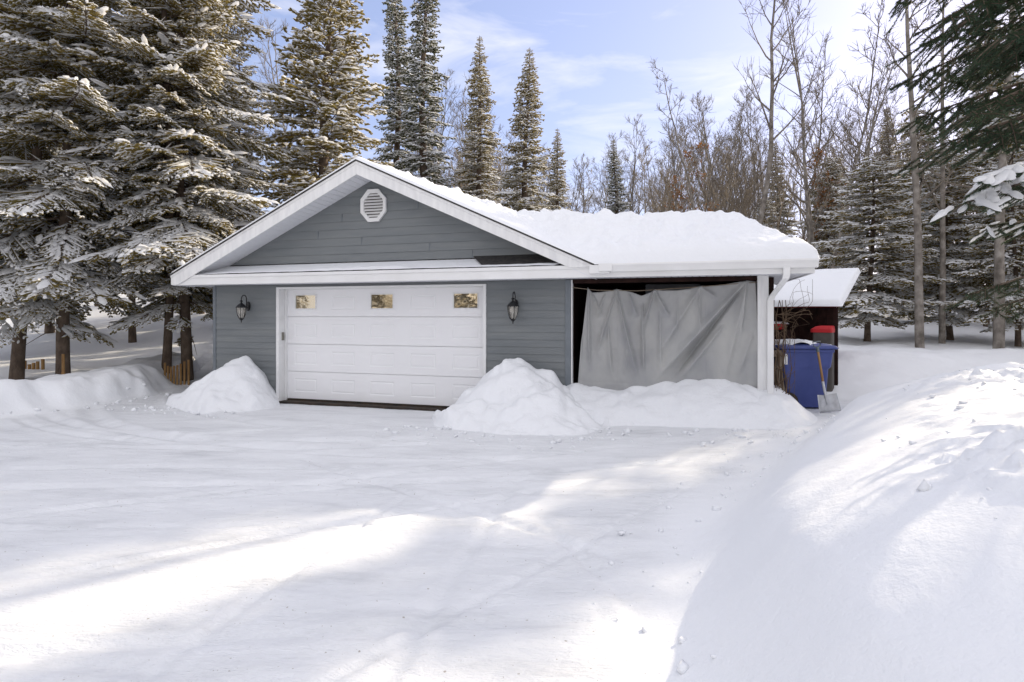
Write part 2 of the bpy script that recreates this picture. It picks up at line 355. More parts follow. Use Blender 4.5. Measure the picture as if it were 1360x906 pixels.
# loose crumbs of snow at the toes of heaps and banks
rc = np.random.default_rng(4); cv, cf = [], []; nb_ = 0
ico = bmesh.new(); bmesh.ops.create_icosphere(ico, subdivisions=1, radius=1); iv = np.array([v.co[:] for v in ico.verts]); ifc = np.array([[v.index for v in f.verts] for f in ico.faces]); ico.free()
def crumbs(n, fx, rmax):
    global nb_
    for _ in range(n):
        x, y = fx(); r_ = rmax*rc.random()**2.2+.007; z = float(ground(np.array([x]), np.array([y]))[0][0])
        V = iv*(1+.35*rc.normal(size=(len(iv), 1)))*r_*np.array([1, 1, .7]); cv.append(V+np.array([x, y, z+r_*.25])); cf.append(ifc+nb_); nb_ += len(iv)
def toe_pt(s0, s1, v0, v1): return lambda: W(rc.uniform(s0, s1), v0+(v1-v0)*rc.random()**.6)
crumbs(70, toe_pt(-6.0, -3.6, -2.0, -1.2), .035); crumbs(90, toe_pt(-.8, 2.3, -2.6, -1.5), .04); crumbs(70, toe_pt(2, 5, -1.9, -.95), .035)
def bank_pt():
    while True:
        x, y = rc.uniform(0, 6), rc.uniform(1.6, 8.5); d = float(seg_dist(np.array([x]), np.array([y]), TOE_R)[0])
        if -.35 < d < .25 or (1.2 < d < 3 and rc.random() < .35): return x, y
crumbs(200, bank_pt, .028)
def left_pt():
    while True:
        x, y = rc.uniform(-9, -6.5), rc.uniform(7.8, 11.5); d = float(seg_dist(np.array([x]), np.array([y]), TOE_L)[0])
        if -.3 < d < .3: return x, y
crumbs(70, left_pt, .04)
tag(np_mesh('snow_crumbs', np.concatenate(cv), np.concatenate(cf), M['snow_heap'], smooth=True), 'small loose crumbs of snow scattered along the foot of heaps and banks', 'snow crumbs', kind='stuff')

# ------------------------------------------------------------------ garage
G = empty('garage', (P0[0], P0[1], 0), -TH)
tag(G, 'grey sided garage with white door, front gable and snow covered roof', 'garage')
FB, FT = 2.15, 2.33      # fascia bottom / top
SL, SR = -6.02, 4.86     # roof ends
PS, PZ = -2.06, 4.17     # gable peak
OV = .5
sl = (PZ-FT)/(PS-SL)
GR = PS+(PZ-FT)/sl       # right foot of gable
def siding(mb, smin, smax, z0, z1, v=0, course=.118):
    z = z0
    while z < z1-.002:
        zt = min(z+course, z1)
        a0, b0, a1, b1 = smin(z), smax(z), smin(zt), smax(zt)
        if b1-a1 < .02: a1 = b1 = (a1+b1)/2; 
        if b0-a0 < .02: break
        d = -.014
        mb.add([(a0, v+d, z), (b0, v+d, z), (b1, v-.002, zt), (a1, v-.002, zt), (a0, v, z), (b0, v, z)],
               [(0, 1, 2, 3), (4, 5, 1, 0)])
        z = zt
c = lambda x: (lambda z: x)
w = MB(); siding(w, c(-5.543), c(-4.09), -.1, FB+.05); w.box(-5.543, -4.09, .003, .12, -.1, FB+.05); w.build('front_wall', M['siding'], G, fix=False)
w = MB(); siding(w, c(.055), c(1.40), -.1, FB+.05); w.box(.055, 1.40, .003, .12, -.1, FB+.05); w.build('front_wall', M['siding'], G, fix=False)
w = MB(); w.box(-5.545, -5.43, .121, 6.5, -.1, FB+.05); w.build('side_wall', M['siding'], G)
w = MB(); w.box(1.38, 1.455, .121, 6.5, -.1, FB+.05); w.build('side_wall', M['siding'], G)
w = MB(); w.box(-5.43, 1.38, 6.38, 6.49, -.1, FB+.05); w.build('back_wall', M['siding'], G)
w = MB(); w.box(-5.57, -5.50, -.022, .05, -.1, FB); w.build('corner_trim', M['siding_trim'], G, .004)
w = MB(); w.box(1.385, 1.475, -.026, .06, -.1, FB); w.build('corner_trim', M['siding_trim'], G, .004)
w = MB(); w.box(1.477, 1.50, -.018, .06, -.1, FB); w.build('corner_trim', M['white_old'], G, .003)
# gable siding
GB = 2.545
lo = lambda z: PS-(PZ-.06-z)/sl; hi = lambda z: PS+(PZ-.06-z)/sl
w = MB(); siding(w, lo, hi, GB, PZ-.1, v=0, course=.145)
w.prism([(lo(GB), GB), (hi(GB), GB), (PS, PZ-.07)], 'y', .004, .08)
w.build('gable_wall', M['siding'], G, fix=False)
for (x_, z_, h_) in ((-.98, 2.69, .145), (-2.3, 2.835, .145), (-3.2, 2.98, .145), (-2.7, 3.27, .145), (-1.2, 3.415, .145), (-.2, 2.545, .145)):
    w = MB(); w.box(x_, x_+.012, -.017, -.002, z_, z_+h_-.012); w.build('siding_seam', M['siding_trim'], G)
# pent roof strip between fascia and gable wall
w = MB(); w.hexa([(SL+.15, -OV+.012, FT-.03), (GR-.1, -OV+.012, FT-.03), (GR-.1, .0, GB-.045), (SL+.15, .0, GB-.045),
                  (SL+.15, -OV+.012, FT+.008), (GR-.1, -OV+.012, FT+.008), (GR-.1, .0, GB-.012), (SL+.15, .0, GB-.012)]); w.build('pent_roof', M['shingle'], G)
# fascia (front, left return, right return)
w = MB(); w.box(SL, SR-.01, -OV-.02, -OV+.01, FB, FT); w.box(SL, 1.9, -OV-.034, -OV-.021, FT-.05, FT+.004); w.build('fascia', M['white'], G, .004)
w = MB(); w.box(SL-.002, SL+.028, -OV+.012, 6.9, FB+.002, FT-.03); w.build('fascia', M['white'], G)
w = MB(); w.box(SR-.04, SR-.012, -OV+.012, 2.7, FB+.002, FT-.004); w.build('fascia', M['white'], G)
# soffit with grooves
def soffit(s0, s1, v0, v1, z, along='v'):
    mb = MB()
    if along == 'v':
        n = int((s1-s0)/.10)
        for i in range(n):
            a = s0+(s1-s0)*i/n; b_ = s0+(s1-s0)*(i+1)/n-.012; mb.box(a, b_, v0, v1, z, z+.012)
        mb.box(s0, s1, v0+.002, v1-.002, z+.0065, z+.018)
    else:
        n = int((v1-v0)/.10)
        for i in range(n):
            a = v0+(v1-v0)*i/n; b_ = v0+(v1-v0)*(i+1)/n-.012; mb.box(s0, s1, a, b_, z, z+.012)
        mb.box(s0+.002, s1-.002, v0, v1, z+.0065, z+.018)
    return mb
soffit(SL+.03, SR-.045, -OV+.012, -.03, FB+.012).build('soffit', M['soffit'], G)
soffit(4.35, SR-.045, -.028, 2.7, FB+.012, 'x').build('soffit', M['soffit'], G)
soffit(SL+.03, -5.56, -.028, 6.9, FB+.012, 'x').build('soffit', M['soffit'], G)
# rake boards, rake soffits, gable roof slabs
RW = .20
for sg in (-1, 1):
    e = (SL if sg < 0 else GR)
    ln = math.hypot(e-PS, PZ-FT); ux, uz = (e-PS)/ln, (FT-PZ)/ln      # down-slope dir
    vv = RW*ln/abs(e-PS)                                              # vertical depth of board
    w = MB()
    ee = e+(.02 if sg > 0 else -.005)
    ze = PZ-abs(ee-PS)*sl
    if sg < 0: poly = [(PS, PZ), (ee, ze), (ee, ze-.17), (ee+.16, ze-.17), (PS, PZ-vv)]
    else:      poly = [(PS, PZ), (ee, ze), (ee, ze-.02), (ee-.36, ze-.02), (PS, PZ-vv)]
    w.prism(poly, 'y', -OV-.05, -OV-.024)
    # narrow raised crown strip
    w.prism([(PS, PZ+.003), (ee, ze+.003), (ee, ze-.035), (PS, PZ-.04)], 'y', -OV-.062, -OV-.051)
    w.build('rake_board', M['white_old'], G, .003)
    # soffit under rake
    mb = MB(); n = int(ln/.11)
    for i in range(n):
        a = ln*i/n; b_ = ln*(i+1)/n-.010
        x0, z0, x1, z1 = PS+ux*a, PZ-vv+.03+uz*a, PS+ux*b_, PZ-vv+.03+uz*b_
        mb.hexa([(x0, -OV-.022, z0), (x1, -OV-.022, z1), (x1, -.016, z1), (x0, -.016, z0), (x0, -OV-.022, z0+.012), (x1, -OV-.022, z1+.012), (x1, -.016, z1+.012), (x0, -.016, z0+.012)])
    x0, z0, x1, z1 = PS, PZ-vv+.04, e, FT-vv+.04
    if sg > 0: x1, z1 = PS+ux*(ln-.45), PZ-vv+.04+uz*(ln-.45)
    else: x1, z1 = PS+ux*(ln-.35), PZ-vv+.04+uz*(ln-.35)
    mb.hexa([(x0, -OV-.02, z0), (x1, -OV-.02, z1), (x1, -.016, z1), (x0, -.016, z0), (x0, -OV-.02, z0+.012), (x1, -OV-.02, z1+.012), (x1, -.016, z1+.012), (x0, -.016, z0+.012)])
    mb.build('rake_soffit', M['soffit'], G)
    mb = MB(); o_ = .03
    xe = e+sg*.03; ze = PZ-abs(xe-PS)*sl
    mb.hexa([(PS, -OV-.075, PZ+.004), (xe, -OV-.075, ze+.004), (xe, 6.95, ze+.004), (PS, 6.95, PZ+.004),
             (PS, -OV-.075, PZ+.028), (xe, -OV-.075, ze+.028), (xe, 6.95, ze+.028), (PS, 6.95, PZ+.028)])
    mb.build('roof', M['shingle'], G)
# hip roof over the carport wing
RV, RS, RZ = 1.12, 3.98, FT+.475*(1.12+OV)
def up(p, d=.025): return (p[0], p[1], p[2]+d)
w = MB()
A_ = (.2, -OV-.03, FT); B_ = (SR+.02, -OV-.03, FT); C_ = (RS, RV, RZ); D_ = (-1.0, RV, RZ); E_ = (SR+.02, 2.75, FT); E2 = (.2, 2.75, FT)
for poly in ([A_, B_, C_, D_], [B_, E_, C_], [E_, E2, D_, C_]):
    w.add([up(p, .004) for p in poly], [tuple(range(len(poly)))])
w.build('wing_roof', M['shingle'], G)
# gutter: K-profile from s=2.1 to SR
prof = [(-OV-.021, FT+.01), (-OV-.12, FT+.01), (-OV-.128, FT-.012), (-OV-.105, FT-.05), (-OV-.085, FT-.105), (-OV-.021, FT-.108), (-OV-.021, FT-.100), (-OV-.08, FT-.097), (-OV-.098, FT-.048), (-OV-.118, FT-.006), (-OV-.021, FT-.004)]
w = MB(); w.prism(prof[:6], 'x', 2.16, SR+.02); g_ = w.build('gutter', M['white'], G, .003)
w = MB(); w.box(1.86, 2.155, -OV-.10, -OV-.022, FT-.13, FT-.005); w.box(2.0, 2.2, -OV-.14, -OV-.10, FT-.10, FT+.012); w.build('gutter_end_box', M['white'], G, .006)
# downspout
w = MB()
def rect_tube(mb, pts, hw, hd):
    rings = []
    for i, p in enumerate(pts):
        rings.append([(p[0]-hw, p[1]-hd, p[2]), (p[0]+hw, p[1]-hd, p[2]), (p[0]+hw, p[1]+hd, p[2]), (p[0]-hw, p[1]+hd, p[2])])
    vs = [q for r in rings for q in r]; fs = [(0, 1, 2, 3), tuple(len(vs)-4+k for k in range(4))]
    for i in range(len(pts)-1):
        for k in range(4): fs.append((i*4+k, i*4+(k+1) % 4, (i+1)*4+(k+1) % 4, (i+1)*4+k))
    mb.add(vs, fs)
rect_tube(w, [(4.50, -OV-.065, FT-.09), (4.50, -OV-.065, FT-.19), (4.49, -OV-.05, FT-.25), (4.38, -.16, FT-.47), (4.36, -.115, FT-.53), (4.36, -.112, .45)], .042, .032)
w.build('downspout', M['white'], G, .01)
# post and beam, interior of carport
w = MB(); w.box(4.20, 4.345, -.07, .08, -.1, FB+.012); w.build('post', M['white_old'], G, .005)
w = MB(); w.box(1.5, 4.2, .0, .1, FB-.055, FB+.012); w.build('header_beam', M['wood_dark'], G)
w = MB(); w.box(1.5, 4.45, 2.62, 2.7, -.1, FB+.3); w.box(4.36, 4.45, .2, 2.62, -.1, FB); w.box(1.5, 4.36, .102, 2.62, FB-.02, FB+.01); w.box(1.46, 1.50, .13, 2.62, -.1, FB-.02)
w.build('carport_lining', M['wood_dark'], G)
w = MB(); w.box(2.55, 3.45, 1.2, 1.25, 1.5, FB-.03); w.build('hanging_board', M['interior'], G)
# octagonal gable vent
vt = MB(); vc = (-2.04, 3.52); 
def octa(r, sq=1.0): return [(vc[0]+r*math.cos(R(22.5+45*k)), vc[1]+r*1.14*math.sin(R(22.5+45*k))) for k in range(8)]
o8, i8 = octa(.27), octa(.205)
for k in range(8):
    a, b_, c_, d_ = o8[k], o8[(k+1) % 8], i8[(k+1) % 8], i8[k]
    vt.hexa([(a[0], -.055, a[1]), (b_[0], -.055, b_[1]), (c_[0], -.045, c_[1]), (d_[0], -.045, d_[1]), (a[0], -.012, a[1]), (b_[0], -.012, b_[1]), (c_[0], -.012, c_[1]), (d_[0], -.012, d_[1])])
vo = vt.build('gable_vent', M['white'], G)
vt = MB(); vt.prism(i8, 'y', -.02, -.013); vt.build('vent_back', M['greybox'], vo)
vt = MB()
for k in range(8):
    z = vc[1]-.20+k*.052; hw = .187-max(0, abs(z+.02-vc[1])-.095)*.9
    vt.hexa([(vc[0]-hw, -.048, z), (vc[0]+hw, -.048, z), (vc[0]+hw, -.022, z+.036), (vc[0]-hw, -.022, z+.036), (vc[0]-hw, -.044, z+.006), (vc[0]+hw, -.044, z+.006), (vc[0]+hw, -.021, z+.040), (vc[0]-hw, -.021, z+.040)])
vt.build('vent_slat', M['white'], vo)

# garage door
OL, OR_, OT, DV = -4.03, 0.0, 2.075, .17
w = MB()
w.box(OL-.065, OL, -.03, .125, -.1, OT+.035); w.build('door_frame', M['white'], G, .004)
w = MB(); w.box(OR_, OR_+.055, -.03, .125, -.1, OT+.035); w.build('door_frame', M['white'], G, .004)
w = MB(); w.box(OL+.001, OR_-.001, -.028, .125, OT, OT+.035); w.build('door_frame', M['white'], G, .004)
w = MB(); w.box(OL-.03, OL+.035, .127, DV+.06, -.1, OT+.03); w.box(OL-.03, OR_+.03, .127, DV+.06, OT-.012, OT+.03); w.build('door_jamb', M['white'], G, .003)
w = MB(); w.box(OL-.065, OR_+.055, .0, .6, OT+.037, FB+.1); w.build('door_header', M['siding'], G)
D = MB(); DL, DR = OL+.035, OR_+.02; ncol = 5; nrow = 4; cw = (DR-DL)/ncol; rh = (OT-.02)/nrow
WINS = {(3, 0), (3, 2), (3, 4)}
def ring(mb, o, i, vo_, vi_):
    (a0, b0, a1, b1), (c0, d0, c1, d1) = o, i
    P = [(a0, vo_, b0), (a1, vo_, b0), (a1, vo_, b1), (a0, vo_, b1), (c0, vi_, d0), (c1, vi_, d0), (c1, vi_, d1), (c0, vi_, d1)]
    mb.add(P, [(0, 1, 5, 4), (1, 2, 6, 5), (2, 3, 7, 6), (3, 0, 4, 7)])
wins = []
for r in range(nrow):
    z0 = .02+r*rh; z1 = z0+rh
    for k in range(ncol):
        a = DL+k*cw; b_ = a+cw
        sec = (a, z0+.004, b_, z1-.004)
        mx, mz = .155, .13
        pn = (a+mx, z0+mz, b_-mx, z1-mz)
        if (r, k) in WINS: 
            pn = (a+.185, z0+.155, b_-.185, z1-.115); wins.append(pn)
            ring(D, sec, pn, DV, DV); continue
        ring(D, sec, pn, DV, DV)
        i1 = (pn[0]+.014, pn[1]+.014, pn[2]-.014, pn[3]-.014); ring(D, pn, i1, DV, DV+.007)
        i2 = (i1[0]+.012, i1[1]+.012, i1[2]-.012, i1[3]-.012); ring(D, i1, i2, DV+.007, DV+.007)
        i3 = (i2[0]+.016, i2[1]+.016, i2[2]-.016, i2[3]-.016); ring(D, i2, i3, DV+.007, DV+.002)
        D.add([(i3[0], DV+.002, i3[1]), (i3[2], DV+.002, i3[1]), (i3[2], DV+.002, i3[3]), (i3[0], DV+.002, i3[3])], [(0, 1, 2, 3)])
D.box(DL, DR, DV+.014, DV+.05, .02, OT-.02) if False else None
D.add([(DL, DV+.02, .02), (DR, DV+.02, .02), (DR, DV+.02, OT), (DL, DV+.02, OT)], [(0, 1, 2, 3)])
do = D.build('garage_door', M['door'], G, fix=False)
w = MB(); w.box(OL-.02, OR_+.02, DV-.01, DV+.05, -.1, .019); w.build('bottom_seal', M['rubber'], do)
for pn in wins:
    w = MB(); t = .02
    w.box(pn[0]-t, pn[2]+t, DV-.014, DV+.004, pn[1]-t, pn[1]); w.box(pn[0]-t, pn[2]+t, DV-.014, DV+.004, pn[3], pn[3]+t)
    w.box(pn[0]-t, pn[0], DV-.0138, DV+.004, pn[1], pn[3]); w.box(pn[2], pn[2]+t, DV-.0138, DV+.004, pn[1], pn[3])
    wf = w.build('window_frame', M['white'], do, .003)
    w = MB(); w.box(pn[0], pn[2], DV+.006, DV+.012, pn[1], pn[3]); w.build('window_pane', M['glass'], wf)
w = MB(); w.box(OL+.0005, OL+.022, .045, .095, 1.12, 1.27); w.box(OL+.0225, OL+.027, .052, .088, 1.14, 1.25); tmp = w.build('keypad', M['pad'], None, .004)
tmp.location = (P0[0], P0[1], 0); tmp.rotation_euler = (0, 0, -TH); tag(tmp, 'small grey door opener keypad on the left door jamb', 'keypad')
# threshold slab
w = MB(); w.box(OL-.02, OR_+.02, -.03, DV-.012, -.1, -.012); w.build('threshold', M['rubber'], G)

# roof snow -------------------------------------------------------------
def roof_z(S, V_):
    g = np.where((S < GR+.4), PZ+.03-sl*np.abs(S-PS), -9)
    main = np.minimum(np.minimum(FT+.03+.475*(V_+OV+.03), FT+.03+(RZ-FT)/(SR+.02-RS)*(SR+.02-S)), FT+.03+(RZ-FT)/(2.75-RV)*(2.75-V_))
    main = np.where(S > -1.0, main, -9)
    wing = S > GR-.0
    return np.where(wing, main, np.maximum(g, np.where(V_ < 2.75, main, -9)))
st = .04
sa = np.arange(SL-.03, SR+.06, st); va = np.concatenate([np.arange(-OV-.07, 2.8, st), np.arange(2.8, 6.95, .15)]); SA, VA = np.meshgrid(sa, va)
base = roof_z(SA, VA)
gfoot = PZ+.03-sl*np.abs(SA-PS); on_g = (gfoot >= base-1e-6) & (SA < GR+.4)
front_g = (SA < GR+.02)
ed = np.minimum(np.minimum(VA+OV+.07, SR+.05-SA), np.minimum(SA-SL+.03, 6.95-VA))
wedge = np.where(SA > GR, np.minimum(ed, 2.8-VA), ed)
thick = np.where(SA > GR+.05, .27, .06+.22*ss(PS, GR, SA)*ss(-.3, .9, VA)+.05*ss(-.4, .3, VA))
# merge thickness between gable slope and wing
blend = ss(1.2, 2.4, SA)
thick = (.055+.16*ss(-.35, 1.2, VA)*ss(PS-.5, .5, SA)+.05*ss(-.4, .4, VA))*(1-blend)+(.17-.04*ss(3.8, 4.9, SA))*blend
rr_ = np.where(SA > GR, .13, .08)
q_ = np.clip(wedge/rr_, 0, 1); dome = np.sqrt(1-(1-q_)**2)
lump = .15*fbm(SA*2.0, VA*2.4, 4, 3)+.34*np.abs(fbm(SA*3.8, VA*4.6, 44, 4))+.16*np.maximum(-.1, fbm(SA*7.5, VA*7.5, 46, 3))
T = thick*dome*(1+.3*fbm(SA*1.5, VA*1.5, 2, 2))+lump*np.clip(thick/.22, .25, 1)*ss(0, .2, wedge)*(.5+.5*ss(4.5, 3.4, SA))
T = np.where(wedge <= .01, -.004, T)
# melted front lip
ZZ = base+T
ii = np.arange(SA.size).reshape(SA.shape); q = np.stack([ii[:-1, :-1], ii[:-1, 1:], ii[1:, 1:], ii[1:, :-1]], -1).reshape(-1, 4)
cs = SA.reshape(-1)[q]; cv = VA.reshape(-1)[q]; bz = base.reshape(-1)[q]
keep = ~(((cs > GR+.02).all(1)) & ((cv > 2.8).any(1))) & (bz > FT-.15).all(1)
q = q[keep]; u, inv = np.unique(q, return_inverse=True)
np_mesh('roof_snow', np.stack([SA, VA, ZZ], -1).reshape(-1, 3)[u], inv.reshape(q.shape), M['snow_roof'], G, True)
# thin snow on pent roof
a = np.arange(SL+.35, GR-.25, .03); b1 = np.linspace(-OV-.01, -.02, 16); A, B = np.meshgrid(a, b1)
tt = (B+OV+.01)/(OV-.01); edge = .28+.30*fbm(A*1.1, A*0, 6, 3)*2+.12*fbm(A*5, A*0, 7, 2)
edge = np.maximum(edge, .25)
cov = ss(0, .4, edge-tt+.12)*ss(SL+.3, SL+1.3, A)*ss(GR-.2, GR-.9, A)
Z = FT+.008+tt*(GB-.012-FT-.008)+.045*cov*(1+.5*fbm(A*6, B*6, 3, 3))*np.minimum(1, .45+tt*3)-.006
ii = np.arange(A.size).reshape(A.shape); q = np.stack([ii[:-1, :-1], ii[:-1, 1:], ii[1:, 1:], ii[1:, :-1]], -1).reshape(-1, 4)
np_mesh('pent_snow', np.stack([A, B, Z], -1).reshape(-1, 3), q, M['snow_roof'], G, True)

# ------------------------------------------------------------------ wall lanterns
def lantern(s, label):
    x, y = W(s, -.02); e = empty('wall_lantern', (x, y, 1.45), -TH); tag(e, label, 'lantern', 'black lanterns on the garage front')
    w = MB(); w.prism([(.03*math.cos(R(30*k))*1.3, .31+.075*math.sin(R(30*k))*1.2) for k in range(12)], 'y', -.03, 0)
    w.lathe([(.028, 0), (.034, .01), (.02, .03), (.0, .035)], (0, -.03, .30), 10) if False else None
    w.build('wall_plate', M['black_metal'], e, .006)
    w = MB(); pts = []
    for k in range(13):
        a = R(-20+k*200/12); pts.append((0, -.10-.075*math.cos(a)*1.0+.0, .44+.085*math.sin(a)))
    pts = [(0, -.02, .27), (0, -.05, .28), (0, -.06, .34)]+[(0, -.125+.065*math.cos(R(t_)), .44+.075*math.sin(R(t_))) for t_ in range(0, 181, 18)]+[(0, -.19, .405)]
    w.tube(pts, .009, 8); w.build('arm', M['black_metal'], e)
    cx = (0, -.19, 0)
    w = MB(); w.lathe([(.012, .42), (.03, .405), (.034, .398), (.012, .39), (.012, .375), (.022, .365), (.05, .345), (.088, .305), (.103, .288), (.100, .280), (.0, .280)][::-1], cx, 6, False); w.build('cap', M['black_metal'], e)
    w = MB(); w.lathe([(.0, .0), (.008, .005), (.010, .04), (.03, .055), (.044, .075), (.046, .085), (0, .087)], cx, 6, False)
    for k in range(6):
        a = R(60*k); pr = [(.090, .282), (.083, .2), (.066, .13), (.046, .08)]
        w.tube([(cx[0]+r*math.cos(a), cx[1]+r*math.sin(a), z) for r, z in pr], .0055, 5)
    w.build('cage', M['black_metal'], e)
    w = MB(); w.lathe([(.041, .085), (.061, .13), (.078, .2), (.084, .279)], cx, 6, False); w.build('glass', M['lglass'], e)
    w = MB(); w.lathe([(.010, .10), (.010, .17), (.02, .19), (.028, .22), (.022, .25), (.0, .258)], cx, 10); w.build('bulb', M['bulb'], e)
    return e
lantern(-4.72, 'black carriage lantern on the grey wall left of the garage door')
lantern(.575, 'black carriage lantern on the grey wall between garage door and tarp')

# ------------------------------------------------------------------ tarp
def cp(px, py):   # photo crop pixel -> local (s, z) on the tarp plane (v = -.0)
    x = 760+px/5.23; y = 360+py/5.23; k = (x-680)/F
    s = (P0[1]*k-P0[0])/(CT+k*ST); Y = P0[1]-s*ST; return s-.05+.012*(s-1.8), CH-(y-HY)*Y/F+.035
top = [(130, 128), (160, 165), (210, 163), (290, 152), (330, 140), (360, 147), (440, 165), (500, 188), (560, 165), (590, 142), (640, 150), (745, 150), (840, 138), (905, 120), (980, 118), (1060, 112), (1130, 98), (1225, 83), (1285, 90)]
tp = np.array([cp(*p) for p in top]); bl = cp(55, 700); br = cp(1318, 700)
nu, nv = 240, 90
uu = np.linspace(0, 1, nu); vvv = np.linspace(0, 1, nv)
ts = tp[0, 0]+(tp[-1, 0]-tp[0, 0])*uu; tz = np.interp(ts, tp[:, 0], tp[:, 1])
bs = bl[0]+(br[0]-bl[0])*uu; bz_ = .35
Sx = ts[None]*(1-vvv[:, None])+bs[None]*vvv[:, None]; Zx = tz[None]*(1-vvv[:, None])+bz_*vvv[:, None]
off = -.05*np.sin(math.pi*vvv)[:, None]*1.0+0*Sx
folds = [((140, 130), (150, 640), 14, .07), ((330, 145), (210, 545), 14, .06), ((330, 145), (470, 720), 24, .09), ((590, 145), (510, 430), 16, .07), ((510, 250), (520, 700), 14, .06), ((590, 145), (690, 330), 22, .05),
         ((905, 125), (900, 420), 12, .035), ((1225, 90), (640, 720), 36, .10), ((1225, 90), (730, 740), 26, -.07), ((1225, 90), (1180, 460), 16, .05), ((1225, 90), (1080, 720), 40, .05), ((1060, 400), (800, 730), 26, .06),
         ((905, 125), (640, 560), 34, .05), ((905, 125), (1010, 200), 20, .04), ((1265, 450), (1170, 720), 30, .04), ((400, 560), (400, 720), 16, .03), ((630, 300), (635, 700), 16, .035), ((750, 200), (750, 420), 10, .02), ((160, 170), (230, 320), 16, .04), ((250, 180), (205, 330), 12, .04), ((275, 400), (300, 740), 22, .05), ((420, 180), (470, 330), 24, .045), ((90, 350), (90, 700), 20, .03)]
for (p, q2, wpx, am) in folds:
    (x0, z0), (x1, z1) = cp(*p), cp(*q2); dx, dz = x1-x0, z1-z0; Ln = math.hypot(dx, dz)
    t_ = ((Sx-x0)*dx+(Zx-z0)*dz)/Ln**2; d_ = ((Sx-x0)*-dz+(Zx-z0)*dx)/Ln
    wd = wpx/5.23*8.5/F*1.0*(.35+.9*np.clip(t_, 0, 1)); r_ = d_/wd
    env = ss(-.05, .05, t_)*ss(1.15, .75, t_)
    off = off-am*1.5*env*np.where(r_ > 0, np.exp(-np.abs(r_)**1.3*2.6), np.exp(-np.abs(r_)**1.4*.8))*(.5+.5*np.clip(t_*2, 0, 1))
off = off+.035*fbm(Sx*3, Zx*1.6, 70, 4)+.03*np.abs(fbm(Sx*5+Zx*2, Zx*2.2-Sx, 74, 3))+.012*fbm(Sx*14, Zx*9, 71, 2)
for q_ in (.45, .95, 1.45): off = off+.007*np.exp(-((Zx-q_-.1)/.008)**2)
for q_ in (2.1, 2.75, 3.4): off = off+.006*np.exp(-((Sx-q_-.1)/.008)**2)
Vt = np.stack([Sx, off+.0, Zx], -1).reshape(-1, 3)
ii = np.arange(nu*nv).reshape(nv, nu); q = np.stack([ii[:-1, :-1], ii[1:, :-1], ii[1:, 1:], ii[:-1, 1:]], -1).reshape(-1, 4)
tarp = np_mesh('tarp', Vt, q, M['tarp'], smooth=True); tarp.location = (P0[0], P0[1], 0); tarp.rotation_euler = (0, 0, -TH)
m_ = tarp.modifiers.new('thick', 'SOLIDIFY'); m_.thickness = .004
tag(tarp, 'wrinkled silver grey tarp hung across the open carport bay', 'tarp')
w = MB(); w.tube([(1.5, -.0, 2.03), (1.9, .0, 1.98), (2.5, .0, 1.965), (3.2, 0, 2.0), (4.2, 0, 2.07)], .006, 6)
o = w.build('rope', M['wood_old']); o.location = (P0[0], P0[1], 0); o.rotation_euler = (0, 0, -TH); tag(o, 'thin rope strung along the top of the grey tarp', 'rope')

# ------------------------------------------------------------------ bin and shovel
bx, by = 4.52, 8.95; bzg = gz(bx, by)-.02
Bn = empty('recycling_bin', (bx, by, bzg), R(-4)); tag(Bn, 'blue wheeled bin standing beside the white garage post', 'bin')
def rrect(x0, x1, y0, y1, r, z, n=4):
    pts = []
    for (cx, cy, a0) in ((x1-r, y1-r, 0), (x0+r, y1-r, 90), (x0+r, y0+r, 180), (x1-r, y0+r, 270)):
        for k in range(n+1): a = R(a0+90*k/n); pts.append((cx+r*math.cos(a), cy+r*math.sin(a), z))
    return pts
def loft(mb, rings, smooth=False):
    n = len(rings[0]); vs = [p for r in rings for p in r]; fs = [tuple(range(n-1, -1, -1)), tuple((len(rings)-1)*n+k for k in range(n))]
    for i in range(len(rings)-1):
        for k in range(n): fs.append((i*n+k, i*n+(k+1) % n, (i+1)*n+(k+1) % n, (i+1)*n+k))
    mb.add(vs, fs, smooth)
w = MB(); loft(w, [rrect(-.20, .30, -.24, .26, .05, .04), rrect(-.26, .305, -.25, .27, .05, .16), rrect(-.36, .33, -.29, .31, .06, .62), rrect(-.362, .333, -.292, .312, .06, .63), rrect(-.36, .36, -.30, .32, .05, .66), rrect(-.37, .385, -.315, .335, .05, .88), rrect(-.38, .40, -.33, .35, .05, .885), rrect(-.38, .40, -.33, .35, .05, .93)])
w.build('body', M['bin'], Bn, .006)
w = MB(); loft(w, [rrect(-.43, .44, -.35, .37, .06, .935), rrect(-.45, .46, -.36, .38, .06, .955), rrect(-.42, .43, -.34, .36, .08, .985), rrect(-.30, .33, -.25, .27, .08, 1.01)]); 
w.box(.40, .475, -.18, .2, .93, .965); w.build('lid', M['bin'], Bn, .006)
w = MB(); w.tube([(-.46, -.26, .95), (-.46, .28, .95)], .018, 8); w.box(-.455, -.36, -.25, -.21, .90, .955); w.box(-.455, -.36, .22, .26, .90, .955); w.build('handle', M['bin'], Bn)
for yy in (-.285, .30):
    wl = MB()
    prof = [(.06, -.03), (.125, -.03), (.135, -.015), (.135, .015), (.125, .03), (.06, .03)]
    vs = []; n = 20; fs = []
    for r_, t_ in prof:
        for k in range(n): vs.append((-.27+r_*math.cos(2*math.pi*k/n), yy+t_, .135+r_*math.sin(2*math.pi*k/n)))
    for i in range(len(prof)):
        for k in range(n): j = (i+1) % len(prof); fs.append((i*n+k, i*n+(k+1) % n, j*n+(k+1) % n, j*n+k))
    wl.add(vs, fs, True); wo = wl.build('wheel', M['rubber'], Bn)
    wl = MB(); wl.prism([(-.27+.062*math.cos(R(30*k)), .135+.062*math.sin(R(30*k))) for k in range(12)], 'y', yy-.02, yy+.02); wl.build('hub', M['grip'], wo)
